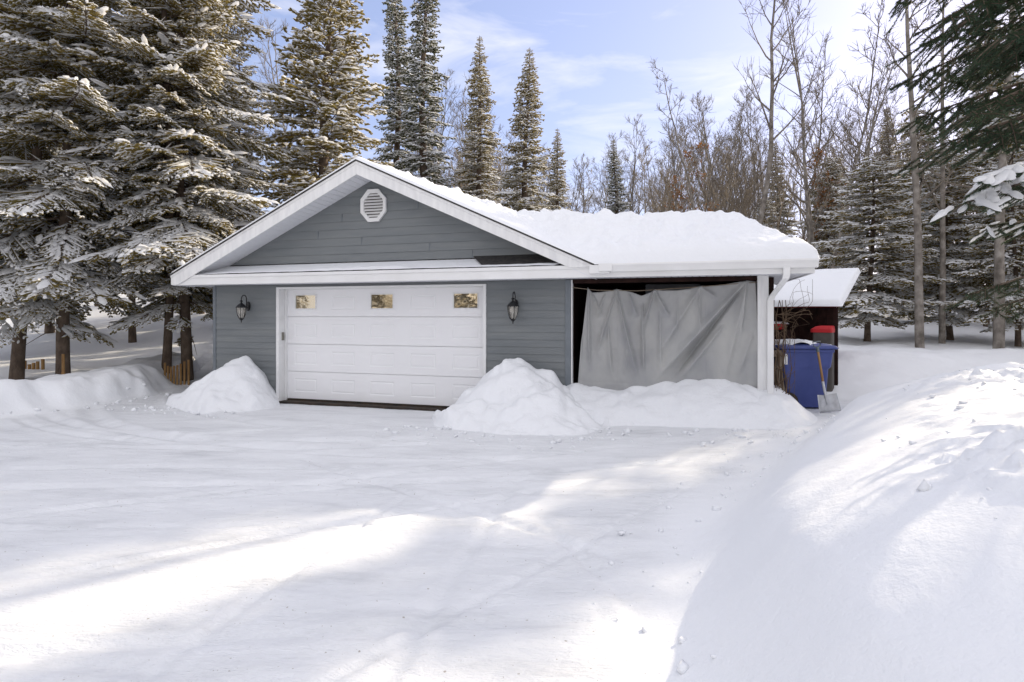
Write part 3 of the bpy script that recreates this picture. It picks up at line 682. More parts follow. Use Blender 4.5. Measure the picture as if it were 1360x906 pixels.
w = MB(); w.box(-.352, -.30, -.3135, -.309, .70, .86); w.build('sticker', M['white_old'], Bn)
# snow on lid
def blob_patch(name, rx, ry, h, loc, seed, mt, parent=None):
    n = 36; a = np.linspace(-1, 1, n); A, B = np.meshgrid(a, a); r = np.sqrt(A**2+B**2)*(1+.35*fbm(A*1.6+seed, B*1.6, seed, 2))
    t = np.clip(1-r, -.05, 1); Z = h*np.clip(t*3.0, -.1, 1)**.5*(1+.7*fbm(A*3, B*3, seed+1, 3)) if False else h*np.sqrt(np.clip(1-(1-np.clip(t*2.2, 0, 1))**2, 0, 1))*(1+.7*fbm(A*3, B*3, seed+1, 3))
    ii = np.arange(n*n).reshape(n, n); q = np.stack([ii[:-1, :-1], ii[:-1, 1:], ii[1:, 1:], ii[1:, :-1]], -1).reshape(-1, 4)
    keep = (t.reshape(-1)[q] > 0).any(1); q = q[keep]; u, inv = np.unique(q, return_inverse=True)
    V = np.stack([A*rx, B*ry, Z], -1).reshape(-1, 3)[u]
    o = np_mesh(name, V, inv.reshape(q.shape), mt, parent, True); o.location = loc; return o
blob_patch('lid_snow', .36, .34, .07, (-.06, .04, .985), 3, M['snow_heap'], Bn)
blob_patch('lid_snow', .22, .2, .03, (.27, .0, .975), 9, M['snow_heap'], Bn)
# shovel: local x across, leaning toward the bin (+y going up)
gx_, gy_ = 4.66, 8.38; Sh = empty('snow_shovel', (gx_, gy_, gz(gx_, gy_)), 0)
Sh.rotation_euler = (R(-7), R(-6), R(-4)); tag(Sh, 'square steel shovel with wooden shaft leaning on the blue bin', 'shovel')
w = MB(); pts = []; nxs, nzs = 9, 8
for j in range(nzs):
    t = j/(nzs-1); z = .015+.26*t; hw = .155-.02*t
    for i in range(nxs):
        u = -1+2*i/(nxs-1); pts.append((u*hw, -.045*abs(u)**3*1.4-.02*(1-t)+(.03*math.exp(-(u/.18)**2)*t*-1)*0, z-.015*(1-abs(u))*(1 if j == nzs-1 else 0)))
w.add(pts, [(j*nxs+i, j*nxs+i+1, (j+1)*nxs+i+1, (j+1)*nxs+i) for j in range(nzs-1) for i in range(nxs-1)], True)
bo = w.build('blade', M['steel'], Sh, fix=False); mm = bo.modifiers.new('t', 'SOLIDIFY'); mm.thickness = .004
w = MB(); w.tube([(0, -.022, .12), (0, -.012, .27), (0, 0, .34), (0, .005, .46)], [.008, .018, .019, .020], 10); w.build('socket', M['steel'], Sh)
w = MB(); w.tube([(0, .005, .44), (0, .0, .6), (0, .002, .93)], [.0165, .0165, .017], 10); w.build('shaft', M['shaft'], Sh)
w = MB(); w.tube([(0, .002, .90), (0, .002, .97)], .022, 10); w.tube([(0, .002, .965), (-.045, .002, .99), (-.055, .002, 1.055), (.055, .002, 1.055), (.045, .002, .99), (0, .002, .965)], .011, 8); w.build('grip', M['grip'], Sh)

# old wooden post + snow mound behind
px_, py_ = 4.12, 8.75
w = MB(); w.tube([(0, 0, -.1), (.01, .0, .3), (-.02, .01, .6), (.02, 0, .88)], [.07, .065, .06, .075], 9); w.box(-.13, .11, -.07, .09, .80, .90)
o = w.build('wooden_post', M['wood_old']); o.location = (px_, py_, gz(px_, py_)); tag(o, 'weathered wooden post between white garage post and blue bin', 'post')
def pipe_obj(name, curves, mt, label, cat, nside=5):
    mb = MB()
    for pts, r0, r1 in curves:
        n = len(pts); mb.tube(pts, [r0+(r1-r0)*i/(n-1) for i in range(n)], nside, False)
    o = mb.build(name, mt, fix=False); tag(o, label, cat); return o
rv = random.Random(5)
cur = []
vx, vy = W(4.46, -.0)
for i in range(34):
    x, y = vx+rv.uniform(-.03, .16), vy+rv.uniform(-.05, .12); z = rv.choice([.3, .35, .6, 1.0, 1.4, 1.6]); pts = [(x, y, z)]; d = [rv.uniform(-.3, .3), rv.uniform(-.3, .3), 1]
    if z > 1.3: d = [rv.uniform(-.2, 1.0), rv.uniform(-.5, .3), rv.uniform(-.2, .6)]
    for k in range(rv.randint(9, 20)):
        d = [d[0]+rv.uniform(-.45, .45), d[1]+rv.uniform(-.4, .4), d[2]+rv.uniform(-.35, .3)]
        l = math.sqrt(sum(t*t for t in d)); d = [t/l for t in d]
        x += d[0]*.07; y += d[1]*.06; z += d[2]*.075
        lim = .2 if z < 1.45 else .45
        x = min(max(x, vx-.06), vx+lim); y = min(max(y, vy-.12), vy+.2); z = min(max(z, .2), 2.1)
        pts.append((x, y, z))
    r = rv.choice([.003, .004, .004, .007]); cur.append((pts, r, .0018))
for k in range(5):
    x = vx+rv.uniform(0, .12); y = vy+rv.uniform(-.03, .1); cur.append(([(x+.03*math.sin(j*.8+k*2), y+.02*math.cos(j+k), .25+j*.13) for j in range(13)], .010, .005))
pipe_obj('climbing_vine', cur, M['vine'], 'leafless tangled vine climbing beside the white downspout', 'vine')

# ------------------------------------------------------------------ open shed behind
U = Vector((.78, -.626, 0)).normalized(); Dp = Vector((.626, .78, 0)).normalized()
sx, sy = 6.07, 10.6; gs = .3
Sd = empty('wood_shed', (sx, sy, gs)); Sd.rotation_euler = (0, 0, math.atan2(U.y, U.x)); tag(Sd, 'small open black shed with thick snow on its slanted roof', 'shed')
# local: x from -2.4..0 (0 = right front), y depth 0..2, z up ; front eave z 1.85-gs
ze, zb = 1.80-gs, 2.52-gs
w = MB(); w.hexa([(-2.6, -.08, ze-.06), (.05, -.08, ze-.06), (.05, 2.1, zb-.06), (-2.6, 2.1, zb-.06), (-2.6, -.08, ze), (.05, -.08, ze), (.05, 2.1, zb), (-2.6, 2.1, zb)]); w.build('roof', M['redwood'], Sd)
w = MB(); w.box(-2.5, -2.43, 0, .07, -.4, ze-.06); w.build('post', M['wood_dark'], Sd); w = MB(); w.box(-.07, 0, 0, .07, -.4, ze-.07); w.build('post', M['wood_dark'], Sd)
w = MB(); rk_ = random.Random(3)
for k in range(14):
    x0 = -2.45+k*.162; w.box(x0, x0+.157, .92, .95, -.4, ze+.02)
for z0, z1 in ((-.4, .82), (.86, 1.0), (1.02, 1.16), (1.20, ze+.15)): w.box(-2.45, -.19, .952, .97, z0, z1)
for k in range(0, 10): w.box(-2.45+k*.23, -2.45+k*.23+.2, .971, .985, .8, ze)
w.build('back_wall', M['wood_dark'], Sd)
w = MB(); w.box(-2.48, -2.45, .08, .95, -.4, ze-.08); w.build('side_wall', M['wood_dark'], Sd)
a = np.linspace(-2.66, .1, 80); b1 = np.linspace(-.14, 2.16, 60); A, B = np.meshgrid(a, b1)
e_ = np.minimum(np.minimum(A+2.66, .1-A), np.minimum(B+.14, 2.16-B)); Z = ze+.004+(B+.08)*(zb-ze)/2.18+.09*np.sqrt(np.clip(1-(1-np.clip(e_/.09, 0, 1))**2, 0, 1))+.02*fbm(A*2, B*2, 5, 3)-.03*(e_ < .01)
ii = np.arange(A.size).reshape(A.shape); q = np.stack([ii[:-1, :-1], ii[:-1, 1:], ii[1:, 1:], ii[1:, :-1]], -1).reshape(-1, 4)
np_mesh('roof_snow', np.stack([A, B, Z], -1).reshape(-1, 3), q, M['snow'], Sd, True)
def shed_pt(x, y, z): p = Vector((sx, sy, gs))+U*x+Dp*y+Vector((0, 0, z)); return (p.x, p.y, p.z)
# red scoop with snow and grey chest with red cover
o = empty('plastic_sled', shed_pt(-1.25, .25, 1.0), math.atan2(U.y, U.x)); tag(o, 'red plastic sled with snow on it stored inside the black shed', 'sled')
w = MB(); loft(w, [rrect(-.23, .23, -.2, .2, .08, 0), rrect(-.27, .27, -.24, .24, .09, .10), rrect(-.29, .29, -.26, .26, .1, .105), rrect(-.28, .28, -.25, .25, .1, .12)]); w.build('hull', M['red'], o, .01)
blob_patch('snow_cap', .36, .28, .05, (0, 0, .115), 12, M['snow_heap'], o)
w = MB(); w.box(-.34, .34, -.27, .31, -1.35, -.006); rk = w.build('storage_rack', M['wood_dark']); rk.location = shed_pt(-1.25, .25, 1.0); rk.rotation_euler = (0, 0, math.atan2(U.y, U.x)); tag(rk, 'dark wooden rack carrying the red sled inside the shed', 'rack')
o = empty('storage_chest', shed_pt(-.16, -.18, -.2), math.atan2(U.y, U.x)); tag(o, 'grey brown chest under a red cover at the right end of the shed', 'chest')
w = MB(); loft(w, [rrect(-.2, .12, -.12, .12, .03, 0), rrect(-.2, .12, -.13, .13, .03, 1.18)]); w.build('body', M['greybox'], o, .01)
w = MB(); loft(w, [rrect(-.24, .13, -.15, .15, .04, 1.17), rrect(-.235, .13, -.15, .15, .04, 1.23), rrect(-.16, .125, -.13, .13, .04, 1.28), rrect(-.08, .12, -.1, .1, .04, 1.295)]); w.build('cover', M['red'], o, .01)
# short log edging, each log a thing
def logs(pxs, Y, tops, r, desc, grp):
    for i, (x, t) in enumerate(zip(pxs, tops)):
        X = (x-680)/F*Y; g = gz(X, Y); mb = MB(); h = CH-(t-HY)*Y/F-g
        mb.tube([(0, 0, -.15), (0, 0, h-.012), (0, 0, h)], [r, r, r*.85], 10)
        o = mb.build('edging_log', M['log']); o.location = (X, Y, g); tag(o, desc, 'log', grp)
logs([33, 39, 44.5, 50, 57], 13.6, [479, 484, 482, 480, 477], .036, 'short upright edging log in the row beside the leftmost spruce trunk', 'short edging logs by the leftmost trunk')
logs([219, 223, 227, 231, 235.5, 240, 245, 250.5], 12.6, [482, 486, 487, 486, 485, 483, 480, 478], .024, 'short upright edging log in the row near the left garage corner', 'short edging logs near the garage corner')
X = (84-680)/F*11.6; mb = MB(); g = gz(X, 11.6); mb.box(-.022, .022, -.015, .015, -.1, .55); mb.box(-.028, .028, -.02, .02, .12, .18)
o = mb.build('marker_stake', M['log']); o.location = (X, 11.6, g); tag(o, 'thin reddish brown stake in front of a thick trunk at left', 'stake')

# ------------------------------------------------------------------ trees: tube helper
def tubes_np(polys, n=3):
    Vs = []; Fs = []; b = 0; ang = np.arange(n)*2*math.pi/n; ca, sa_ = np.cos(ang), np.sin(ang)
    for pts, rad in polys:
        pts = np.asarray(pts, float); rad = np.asarray(rad, float); m = len(pts)
        d = np.gradient(pts, axis=0); d /= np.linalg.norm(d, axis=1, keepdims=True)+1e-9
        ref = np.where(np.abs(d[:, 2:3]) > .9, np.array([[1., 0, 0]]), np.array([[0, 0, 1.]]))
        a = np.cross(d, ref); a /= np.linalg.norm(a, axis=1, keepdims=True)+1e-9; c_ = np.cross(d, a)
        ring = pts[:, None]+rad[:, None, None]*(ca[None, :, None]*a[:, None]+sa_[None, :, None]*c_[:, None])
        Vs.append(ring.reshape(-1, 3)); i = np.arange(m-1)[:, None]*n; k = np.arange(n)[None]; k2 = (k+1) % n
        Fs.append(np.stack([i+k, i+k2, i+n+k2, i+n+k], -1).reshape(-1, 4)+b); b += m*n
    return np.concatenate(Vs), np.concatenate(Fs)

def diamonds(P, D, Ln, Wd, rng, cross=True):
    """leaf-like flat blades: P start, D dir, Ln length, Wd width"""
    n = len(P); D = D/(np.linalg.norm(D, axis=1, keepdims=True)+1e-9)
    rnd = rng.normal(size=(n, 3))*.25+np.array([0, 0, 1.]); S = np.cross(D, rnd); S /= np.linalg.norm(S, axis=1, keepdims=True)+1e-9
    T2 = np.cross(D, S)
    out = []
    for side in ((S, T2) if cross else (S,)):
        a = P; m1 = P+D*(Ln*.45)[:, None]+side*(Wd*.5)[:, None]; m2 = P+D*(Ln*.45)[:, None]-side*(Wd*.5)[:, None]; t = P+D*Ln[:, None]
        out.append(np.stack([a, m1, t, m2], 1))
    V = np.concatenate(out).reshape(-1, 3); k = np.arange(len(V)//4)[:, None]*4
    Fq = np.concatenate([k+np.array([[0, 1, 2]]), k+np.array([[0, 2, 3]])])
    return V, Fq
def domes(P, D, Ln, Wd, H, rng):
    """snow pillows lying along a twig"""
    n = len(P); D = D/(np.linalg.norm(D, axis=1, keepdims=True)+1e-9)
    S = np.cross(D, np.array([[0, 0, 1.]])); S /= np.linalg.norm(S, axis=1, keepdims=True)+1e-9
    up_ = np.array([[0, 0, 1.]]); c_ = P+D*(Ln*.5)[:, None]
    j = lambda s: 1+rng.normal(size=n)*s
    a = c_-D*(Ln*.55*j(.1))[:, None]; b_ = c_+D*(Ln*.55*j(.1))[:, None]
    s1 = S*(Wd*.5*j(.2))[:, None]; s2 = S*(Wd*.5*j(.2))[:, None]
    q1 = c_-D*(Ln*.25)[:, None]; q2 = c_+D*(Ln*.25)[:, None]; h = up_*(H*j(.2))[:, None]
    V = np.stack([a, q1+s1, q2+s1, b_, q2-s2, q1-s2, q1+h, q2+h*.9], 1).reshape(-1, 3)
    f = np.array([[0, 5, 6], [0, 6, 1], [1, 6, 7], [1, 7, 2], [2, 7, 3], [3, 7, 4], [4, 7, 6], [4, 6, 5]])
    Fq = (np.arange(n)[:, None, None]*8+f[None]).reshape(-1, 3)
    return V, Fq

def branch_template(L, rng, snow, dens=1.0, w=.045, sub=True):
    """frond: returns twig list (P, D, L), wood polys, snow arrays"""
    P = []; D = []; Ln = []; wood = []
    a, b_, c_ = rng.uniform(.0, .12), rng.uniform(.25, .45), rng.uniform(.12, .25)
    f = lambda t: np.array([L*t, .05*L*math.sin(t*3+ph), L*(a*t-b_*t*t+c_*t**3)]); ph = rng.uniform(0, 6)
    ts = np.linspace(0, 1, 8); wood.append((np.array([f(t) for t in ts]), np.linspace(.011*L**.7+.004, .003, 8)))
    n = int(L*13*dens); side = 1
    for i in range(n):
        t = .10+.90*(i+.5+rng.uniform(-.3, .3))/n; t = min(t, 1)
        p = f(t); tang = f(min(t+.02, 1.02))-f(t-.02); tang /= np.linalg.norm(tang)
        side = -side
        wd = .42*L*(min(1, t/.25))**.7*(1-t)**.75+.10
        l = wd*rng.uniform(.7, 1.1)
        lat = np.array([0, side, 0]); d = tang*.75+lat*.8+np.array([0, 0, rng.uniform(-.28, .05)]); d /= np.linalg.norm(d)
        m = max(1, int(l/.085*dens)) if sub else 1
        if sub:
            P.append(p); D.append(d); Ln.append(l*1.0)
            for j in range(m):
                u = (j+.7)/m; q = p+d*l*u; q = q+np.array([0, 0, -.15*l*u*u])
                for s2 in (-1, 1):
                    if rng.random() < .25: continue
                    dd = d*.7+s2*np.cross(d, [0, 0, 1.])*.65+np.array([0, 0, rng.uniform(-.35, .15)])
                    P.append(q); D.append(dd); Ln.append(rng.uniform(.09, .17)*(1.15-.5*u))
        else:
            P.append(p); D.append(d); Ln.append(l)
            q = p+d*l*.45
            for s2 in (-1, 1): P.append(q); D.append(d*.7+s2*np.cross(d, [0, 0, 1.])*.6+np.array([0, 0, -.2])); Ln.append(l*.5)
    P = np.array(P); D = np.array(D); Ln = np.array(Ln)
    nv = diamonds(P, D, Ln*1.0, np.full(len(P), w)*rng.uniform(.7, 1.4, len(P)), rng, True)
    # snow: choose twigs by clump noise
    cl = vnoise(P[:, 0]*2.2+rng.uniform(0, 90), P[:, 1]*2.2, 5)
    sel = (rng.random(len(P)) < snow*(0.35+1.1*ss(.3, .6, cl)))
    up_ = np.array([[0, 0, .012]])
    sV, sF = domes(P[sel]+up_, D[sel], Ln[sel]*.95, rng.uniform(.5, 1.2, sel.sum())*w*1.0, rng.uniform(.5, 1.3, sel.sum())*w*.7, rng)
    s3 = rng.random(len(P)) < snow*1.0
    v3, f3 = diamonds(P[s3]+np.array([[0, 0, .012]])+D[s3]*.02, D[s3]+rng.normal(size=(s3.sum(), 3))*.15, Ln[s3]*.8, np.full(s3.sum(), w*.7), rng, True); sF = np.concatenate([sF, f3+len(sV)]); sV = np.concatenate([sV, v3])
    # pillows on the main axis
    k = int(L*8*snow)
    if k:
        t = rng.uniform(.2, 1, k); PP = np.array([f(x) for x in t]); DD = np.tile(np.array([[1, 0, -.2]]), (k, 1))+rng.normal(size=(k, 3))*.2
        PP[:, 1] += rng.normal(size=k)*.12*L*(1-t*.5); Lk = rng.uniform(.10, .26, k)*min(1, L)
        v2, f2 = domes(PP+np.array([[-.05, 0, .02]]), DD, Lk*1.4, Lk*.5, Lk*.24, rng); sF = np.concatenate([sF, f2+len(sV)]); sV = np.concatenate([sV, v2])
    wV, wF = tubes_np(wood, 4)
    return nv, (sV, sF), (wV, wF)

TPL = {}
def templates(kind):
    if kind in TPL: return TPL[kind]
    rng = np.random.default_rng(hash(kind) % 1000 if False else sum(map(ord, kind)))
    snow, dens, w, sub = {'near': (.85, 1.0, .042, True), 'mid': (.72, .75, .055, True), 'far': (.5, .8, .08, False), 'dark': (.75, .8, .055, True)}[kind]
    TPL[kind] = [(L, branch_template(L, rng, snow, dens, w, sub)) for L in (.35, .35, .7, .7, 1.2, 1.2, 1.9, 1.9, 2.7, 2.7)]
    return TPL[kind]

def rotm(az, pitch, roll):
    ca, sa_, cp_, sp, cr, sr = math.cos(az), math.sin(az), math.cos(pitch), math.sin(pitch), math.cos(roll), math.sin(roll)
    Rz = np.array([[ca, -sa_, 0], [sa_, ca, 0], [0, 0, 1]]); Ry = np.array([[cp_, 0, -sp], [0, 1, 0], [sp, 0, cp_]]); Rx = np.array([[1, 0, 0], [0, cr, -sr], [0, sr, cr]])
    return Rz @ Ry @ Rx
def spruce(name, seed, H, Rad, h0, kind='near', lean=(0, 0), spacing=.30, per=6, nmat='needle', power=.75, tr=None, dead=1.2, pitch0=-.22, pitch1=.55, bare=0, snowk=1.0, extra=(), gap=.05):
    rng = np.random.default_rng(seed); T_ = templates(kind)
    root = empty(name)
    tr = tr or H*.011+.03
    zz = np.linspace(-.4, H, 36); wx = .10*np.sin(zz*.5+seed)+lean[0]*zz; wy = .10*np.cos(zz*.4+seed)+lean[1]*zz
    cxy = lambda z: (float(np.interp(z, zz, wx)-wx0), float(np.interp(z, zz, wy)-wy0)); wx0, wy0 = float(np.interp(0, zz, wx)), float(np.interp(0, zz, wy))
    rad = tr*(1-np.clip(zz, 0, H)/H)**.8+.008; rad = rad*(1+.2*np.exp(-(zz+.1)/.25)*(zz > -.3))
    tv, tf = tubes_np([(np.stack([wx-wx0, wy-wy0, zz], -1), rad)], 12)
    r_ = 1+.10*(vnoise(tv[:, 2]*3, np.arctan2(tv[:, 1], tv[:, 0])*2, seed)-.5); 
    trunk = np_mesh('trunk', tv, tf, M['bark'], root, True)
    NV, NF, SV, SF, WV, WF = [], [], [], [], [], []; nb = sb = wb = 0
    z = h0-dead; br = []
    while z < H-.15:
        t = (z-h0)/(H-h0)
        if t < 0:
            if z > .9:
                for _ in range(2):
                    if rng.random() < .6: br.append((z, rng.uniform(.15, .35)*Rad, rng.uniform(0, 6.28), rng.uniform(-.35, -.05), .4))
        else:
            prof = (1-t)**power*min(1, .55+t*4)
            off_ = rng.uniform(0, 6.28)
            for k in range(per):
                if rng.random() < gap: continue
                L = Rad*prof*rng.uniform(.50, 1.15)+.10
                br.append((z+rng.uniform(-.1, .1), L, off_+k*2*math.pi/per+rng.uniform(-.35, .35), pitch0+(pitch1-pitch0)*t**1.2+rng.uniform(-.2, .2), 1))
        z += spacing*(.55+.6*(1-max(t, 0)))*rng.uniform(.8, 1.2)
    br += list(extra)
    for (z, L, az, pi_, wgt) in br:
        c_ = min(range(len(T_)), key=lambda i: abs(T_[i][0]-L)+.001*rng.random())
        c_ = c_ ^ int(rng.random() < .5)
        L0, (nv, sn, wd) = T_[c_]; s = L/L0; A = rotm(az, pi_, rng.uniform(-.2, .2))*s; cx, cy = cxy(z); off_ = np.array([cx, cy, z])
        if rng.random() < wgt or wgt == 1:
            NV.append(nv[0] @ A.T+off_); NF.append(nv[1]+nb); nb += len(nv[0])
            if rng.random() < snowk: SV.append(sn[0] @ A.T+off_); SF.append(sn[1]+sb); sb += len(sn[0])
        WV.append(wd[0] @ A.T+off_); WF.append(wd[1]+wb); wb += len(wd[0])
    crown = np_mesh('crown', np.concatenate(NV), np.concatenate(NF), M[nmat], root)
    snow = np_mesh('snow_load', np.concatenate(SV), np.concatenate(SF), M['snow_tree'], root, True)
    limbs = np_mesh('branches', np.concatenate(WV), np.concatenate(WF), M['bark'], root)
    KIDS[root.name] = [trunk, crown, snow, limbs]
    return root

def bare_tree(name, seed, H, mt='twig', tr=None, start=.35, nb=16, spread=.34, up=.9, leaves=0, stems=1, sides=3, fine=1.0, thick=1.0, wig=1.0):
    rng = np.random.default_rng(seed); root = empty(name); polys = []; main = []; tips = []
    def grow(p, d, L, r, lev, seg):
        pts = [p.copy()]; q = p.copy(); d = d.copy(); n = seg
        for i in range(n):
            d = d+rng.normal(size=3)*(.10 if lev else .05*wig)+np.array([0, 0, .09*up if lev else .02]); d /= np.linalg.norm(d)
            q = q+d*L/n; pts.append(q.copy())
        pts = np.array(pts); rr = r*(1-np.linspace(0, 1, n+1))**.85+(.0035*thick if lev else .006)
        return pts, rr
    for s_ in range(stems):
        d0 = np.array([rng.normal()*.05*wig+(.18*(s_-(stems-1)/2) if stems > 1 else 0), rng.normal()*.05*wig, 1.]); tr_ = tr or H*.0085
        pts, rr = grow(np.array([.12*s_, 0, -.3]), d0/np.linalg.norm(d0), H, tr_*(1 if s_ == 0 else .8), 0, 16)
        if wig >= 1 and rng.random() < .5: pts[:, 0] += .12*np.sin(np.linspace(0, 5, len(pts))+seed)
        main.append((pts, rr))
        for i in range(nb):
            t = start+(1-start)*(i+rng.random())/nb; t = min(t, .98); k = t*(len(pts)-1); k0 = int(k); p = pts[k0]+(pts[min(k0+1, len(pts)-1)]-pts[k0])*(k-k0)
            az = rng.uniform(0, 6.28)+i*2.4; el = rng.uniform(.45, 1.0)
            d = np.array([math.cos(az)*math.cos(el), math.sin(az)*math.cos(el), math.sin(el)])
            L = H*spread*(1.12-t)*rng.uniform(.6, 1.15)+.25
            p1, r1 = grow(p, d, L, tr_*.42*(1.15-t)+.004, 1, 7); polys.append((p1, r1))
            for j in range(int(7*fine)):
                u = rng.uniform(.2, 1); k = u*7; a0 = min(int(k), 6); pp = p1[a0]+(p1[a0+1]-p1[a0])*(k-a0)
                dd = (p1[a0+1]-p1[a0]); dd /= np.linalg.norm(dd); dd = dd+rng.normal(size=3)*.55; dd /= np.linalg.norm(dd)
                L2 = L*.42*rng.uniform(.5, 1.1)*(1.2-.6*u)+.12; p2, r2 = grow(pp, dd, L2, .0075, 2, 4); polys.append((p2, r2*.9))
                for l in range(int(3*fine)):
                    a1 = rng.integers(1, 4); dd2 = (p2[a1+1]-p2[a1]); dd2 /= np.linalg.norm(dd2); dd2 = dd2+rng.normal(size=3)*.5
                    p3, r3 = grow(p2[a1], dd2/np.linalg.norm(dd2), L2*.45*rng.uniform(.5, 1.2)+.08, .004, 3, 2); polys.append((p3, r3)); tips.append(p3[-1])
    tv, tf = tubes_np(main, 8); trunk = np_mesh('trunk', tv, tf, M[mt if mt != 'twig' else 'bark_pale'], root, True)
    bv, bf = tubes_np(polys, sides); cr = np_mesh('branches', bv, bf, M[mt], root, True)
    KIDS[root.name] = [trunk, cr]
    if leaves:
        tips = np.array(tips); sel = tips[rng.integers(0, len(tips), leaves)]+rng.normal(size=(leaves, 3))*.05
        v, f = diamonds(sel, rng.normal(size=(leaves, 3)), rng.uniform(.09, .17, leaves), rng.uniform(.05, .10, leaves), rng, False)
        lf = np_mesh('leaves', v, f, M['oak'], root); KIDS[root.name].append(lf)
    return root

def put(o, x, y, dz=0, rz=0, sc_=1.0, sxy=None):
    o.location = (x, y, gz(x, y)+dz); o.rotation_euler = (0, 0, rz); s = sxy or sc_; o.scale = (s, s, sc_); return o
def atpx(px, Y): return (px-680)/F*Y

# ---- spruces: prototypes
TG = 'snow laden conifers'
def P_(o, px, Y, label, rz=0, sc_=1, sxy=None, cat='spruce', grp=None):
    put(o, atpx(px, Y), Y, 0, rz, sc_, sxy); tag(o, label, cat, grp); return o
LG = 'snow dusted spruces left of the garage'; BG = 'conifers rising behind the garage'; RG = 'snowy spruces at the right edge of the yard'
nA = spruce('spruce_tree', 11, 15, 2.8, 1.6, 'near', lean=(.03, 0), tr=.115, dead=1.1, pitch0=-.28, per=5, spacing=.33, gap=.16)
nB = spruce('spruce_tree', 12, 16, 2.9, 1.9, 'near', tr=.115, dead=.8, pitch0=-.25, per=5, spacing=.33, gap=.16, extra=[(2.45, 1.95, -2.74, -.32, 1), (2.5, 1.9, -2.3, -.3, 1), (2.0, 1.6, -3.4, -.35, 1), (2.6, 2.4, 2.6, -.3, 1), (2.2, 2.0, -1.6, -.35, 1)])
nC = spruce('spruce_tree', 13, 14, 2.4, 2.3, 'near', tr=.085, dead=.9, per=5, spacing=.33, gap=.2)
mA = spruce('spruce_tree', 21, 10.9, 2.35, 1.0, 'mid', tr=.16, power=.7, spacing=.30, per=6, gap=.1)
mB = spruce('fir_tree', 22, 15.5, 1.55, 1.5, 'mid', nmat='needle_blue', power=.85, spacing=.30, per=7)
mC = spruce('fir_tree', 23, 13.6, 1.9, 1.2, 'mid', nmat='needle', power=.95, spacing=.28, per=7)
mD = spruce('spruce_tree', 24, 8.6, 2.3, .9, 'dark', nmat='needle', tr=.08, power=.6, spacing=.33, per=6, pitch0=-.25, pitch1=.35)
P_(nA, 22, 12.1, 'leaning snow dusted spruce at the far left edge', rz=.4)
P_(nB, 84, 12.0, 'tall snow dusted spruce with thick ringed trunk behind the marker stake', rz=2.1)
P_(nC, 221, 13.0, 'slimmer snow dusted spruce behind the row of short logs', rz=1.0)
P_(copy_tree(nB), 249, 13.2, 'thick trunked snowy spruce nearest the left garage corner', rz=4.3, sc_=.98)
P_(copy_tree(nC), 176, 17.6, 'snowy spruce with slim dark trunk standing on the rise at left', rz=3.0, sc_=1.1)
P_(copy_tree(nA), 66, 19.0, 'snowy spruce seen between the two front trunks at left', rz=5.0, sc_=1.05)
P_(copy_tree(nC), 268, 22.0, 'distant snowy spruce just left of the garage eave', rz=5.5, sc_=1.0)
P_(copy_tree(nA), 322, 19.5, 'tall snowy spruce behind the left slope of the garage roof', rz=2.6, sc_=.72)
P_(copy_tree(nB), -60, 14.5, 'snowy spruce reaching in from beyond the left edge', rz=.9, sc_=1.0)
P_(copy_tree(nC), 130, 23.5, 'snowy spruce standing far back on the left rise', rz=.2, sc_=1.1)
P_(mA, 442, 15.6, 'broad golden green snowy spruce behind the garage gable', rz=.5, sc_=1.04, sxy=1.3)
P_(mB, 525, 25.0, 'narrow dark fir left of two above the gable', rz=0, sc_=1.0, cat='fir')
P_(copy_tree(mB), 568, 24.0, 'narrow snowy fir whose tip touches the top of the frame', rz=2, sc_=1.02, sxy=1.1, cat='fir')
P_(mC, 636, 24.0, 'narrow pointed snowy fir right of the gable peak', rz=1, sc_=.89, sxy=.95, cat='fir')
P_(copy_tree(mC), 703, 22.5, 'tall conical snowy fir rising above the right gable slope', rz=3, sc_=.85, sxy=1.0, cat='fir')
P_(copy_tree(mC), 741, 25.0, 'small pale snowy fir beside the tall conical one', rz=4, sc_=.68, sxy=.7, cat='fir')
P_(copy_tree(mB), 815, 31.0, 'small lone dark fir above the carport roof', rz=5, sc_=.60, sxy=.8, cat='fir')
P_(copy_tree(mC), 1030, 36.0, 'distant brownish fir behind the tall bare tree', rz=5.5, sc_=.72, sxy=.9, cat='fir')
P_(mD, 1152, 16.0, 'bushy snow covered spruce behind the small black shed', rz=0, sc_=.60, sxy=.92)
P_(copy_tree(mD), 1262, 16.5, 'dark low spruce between the pale trunks at right', rz=1.4, sc_=.66, sxy=.95)
P_(copy_tree(mD), 1352, 15.0, 'snowy spruce against the right edge of the yard', rz=3.2, sc_=.62, sxy=.8)
P_(copy_tree(mD), 1310, 20.0, 'tall dark spruce behind the trunks at right', rz=4.5, sc_=1.25, sxy=.95)
P_(copy_tree(mD), 1215, 22.0, 'dark spruce far back behind the white streaked trunk', rz=5.2, sc_=.95, sxy=.9)
P_(copy_tree(mD), 1105, 25.0, 'spruce seen above the black shed roof far back', rz=2.2, sc_=.8, sxy=.85)

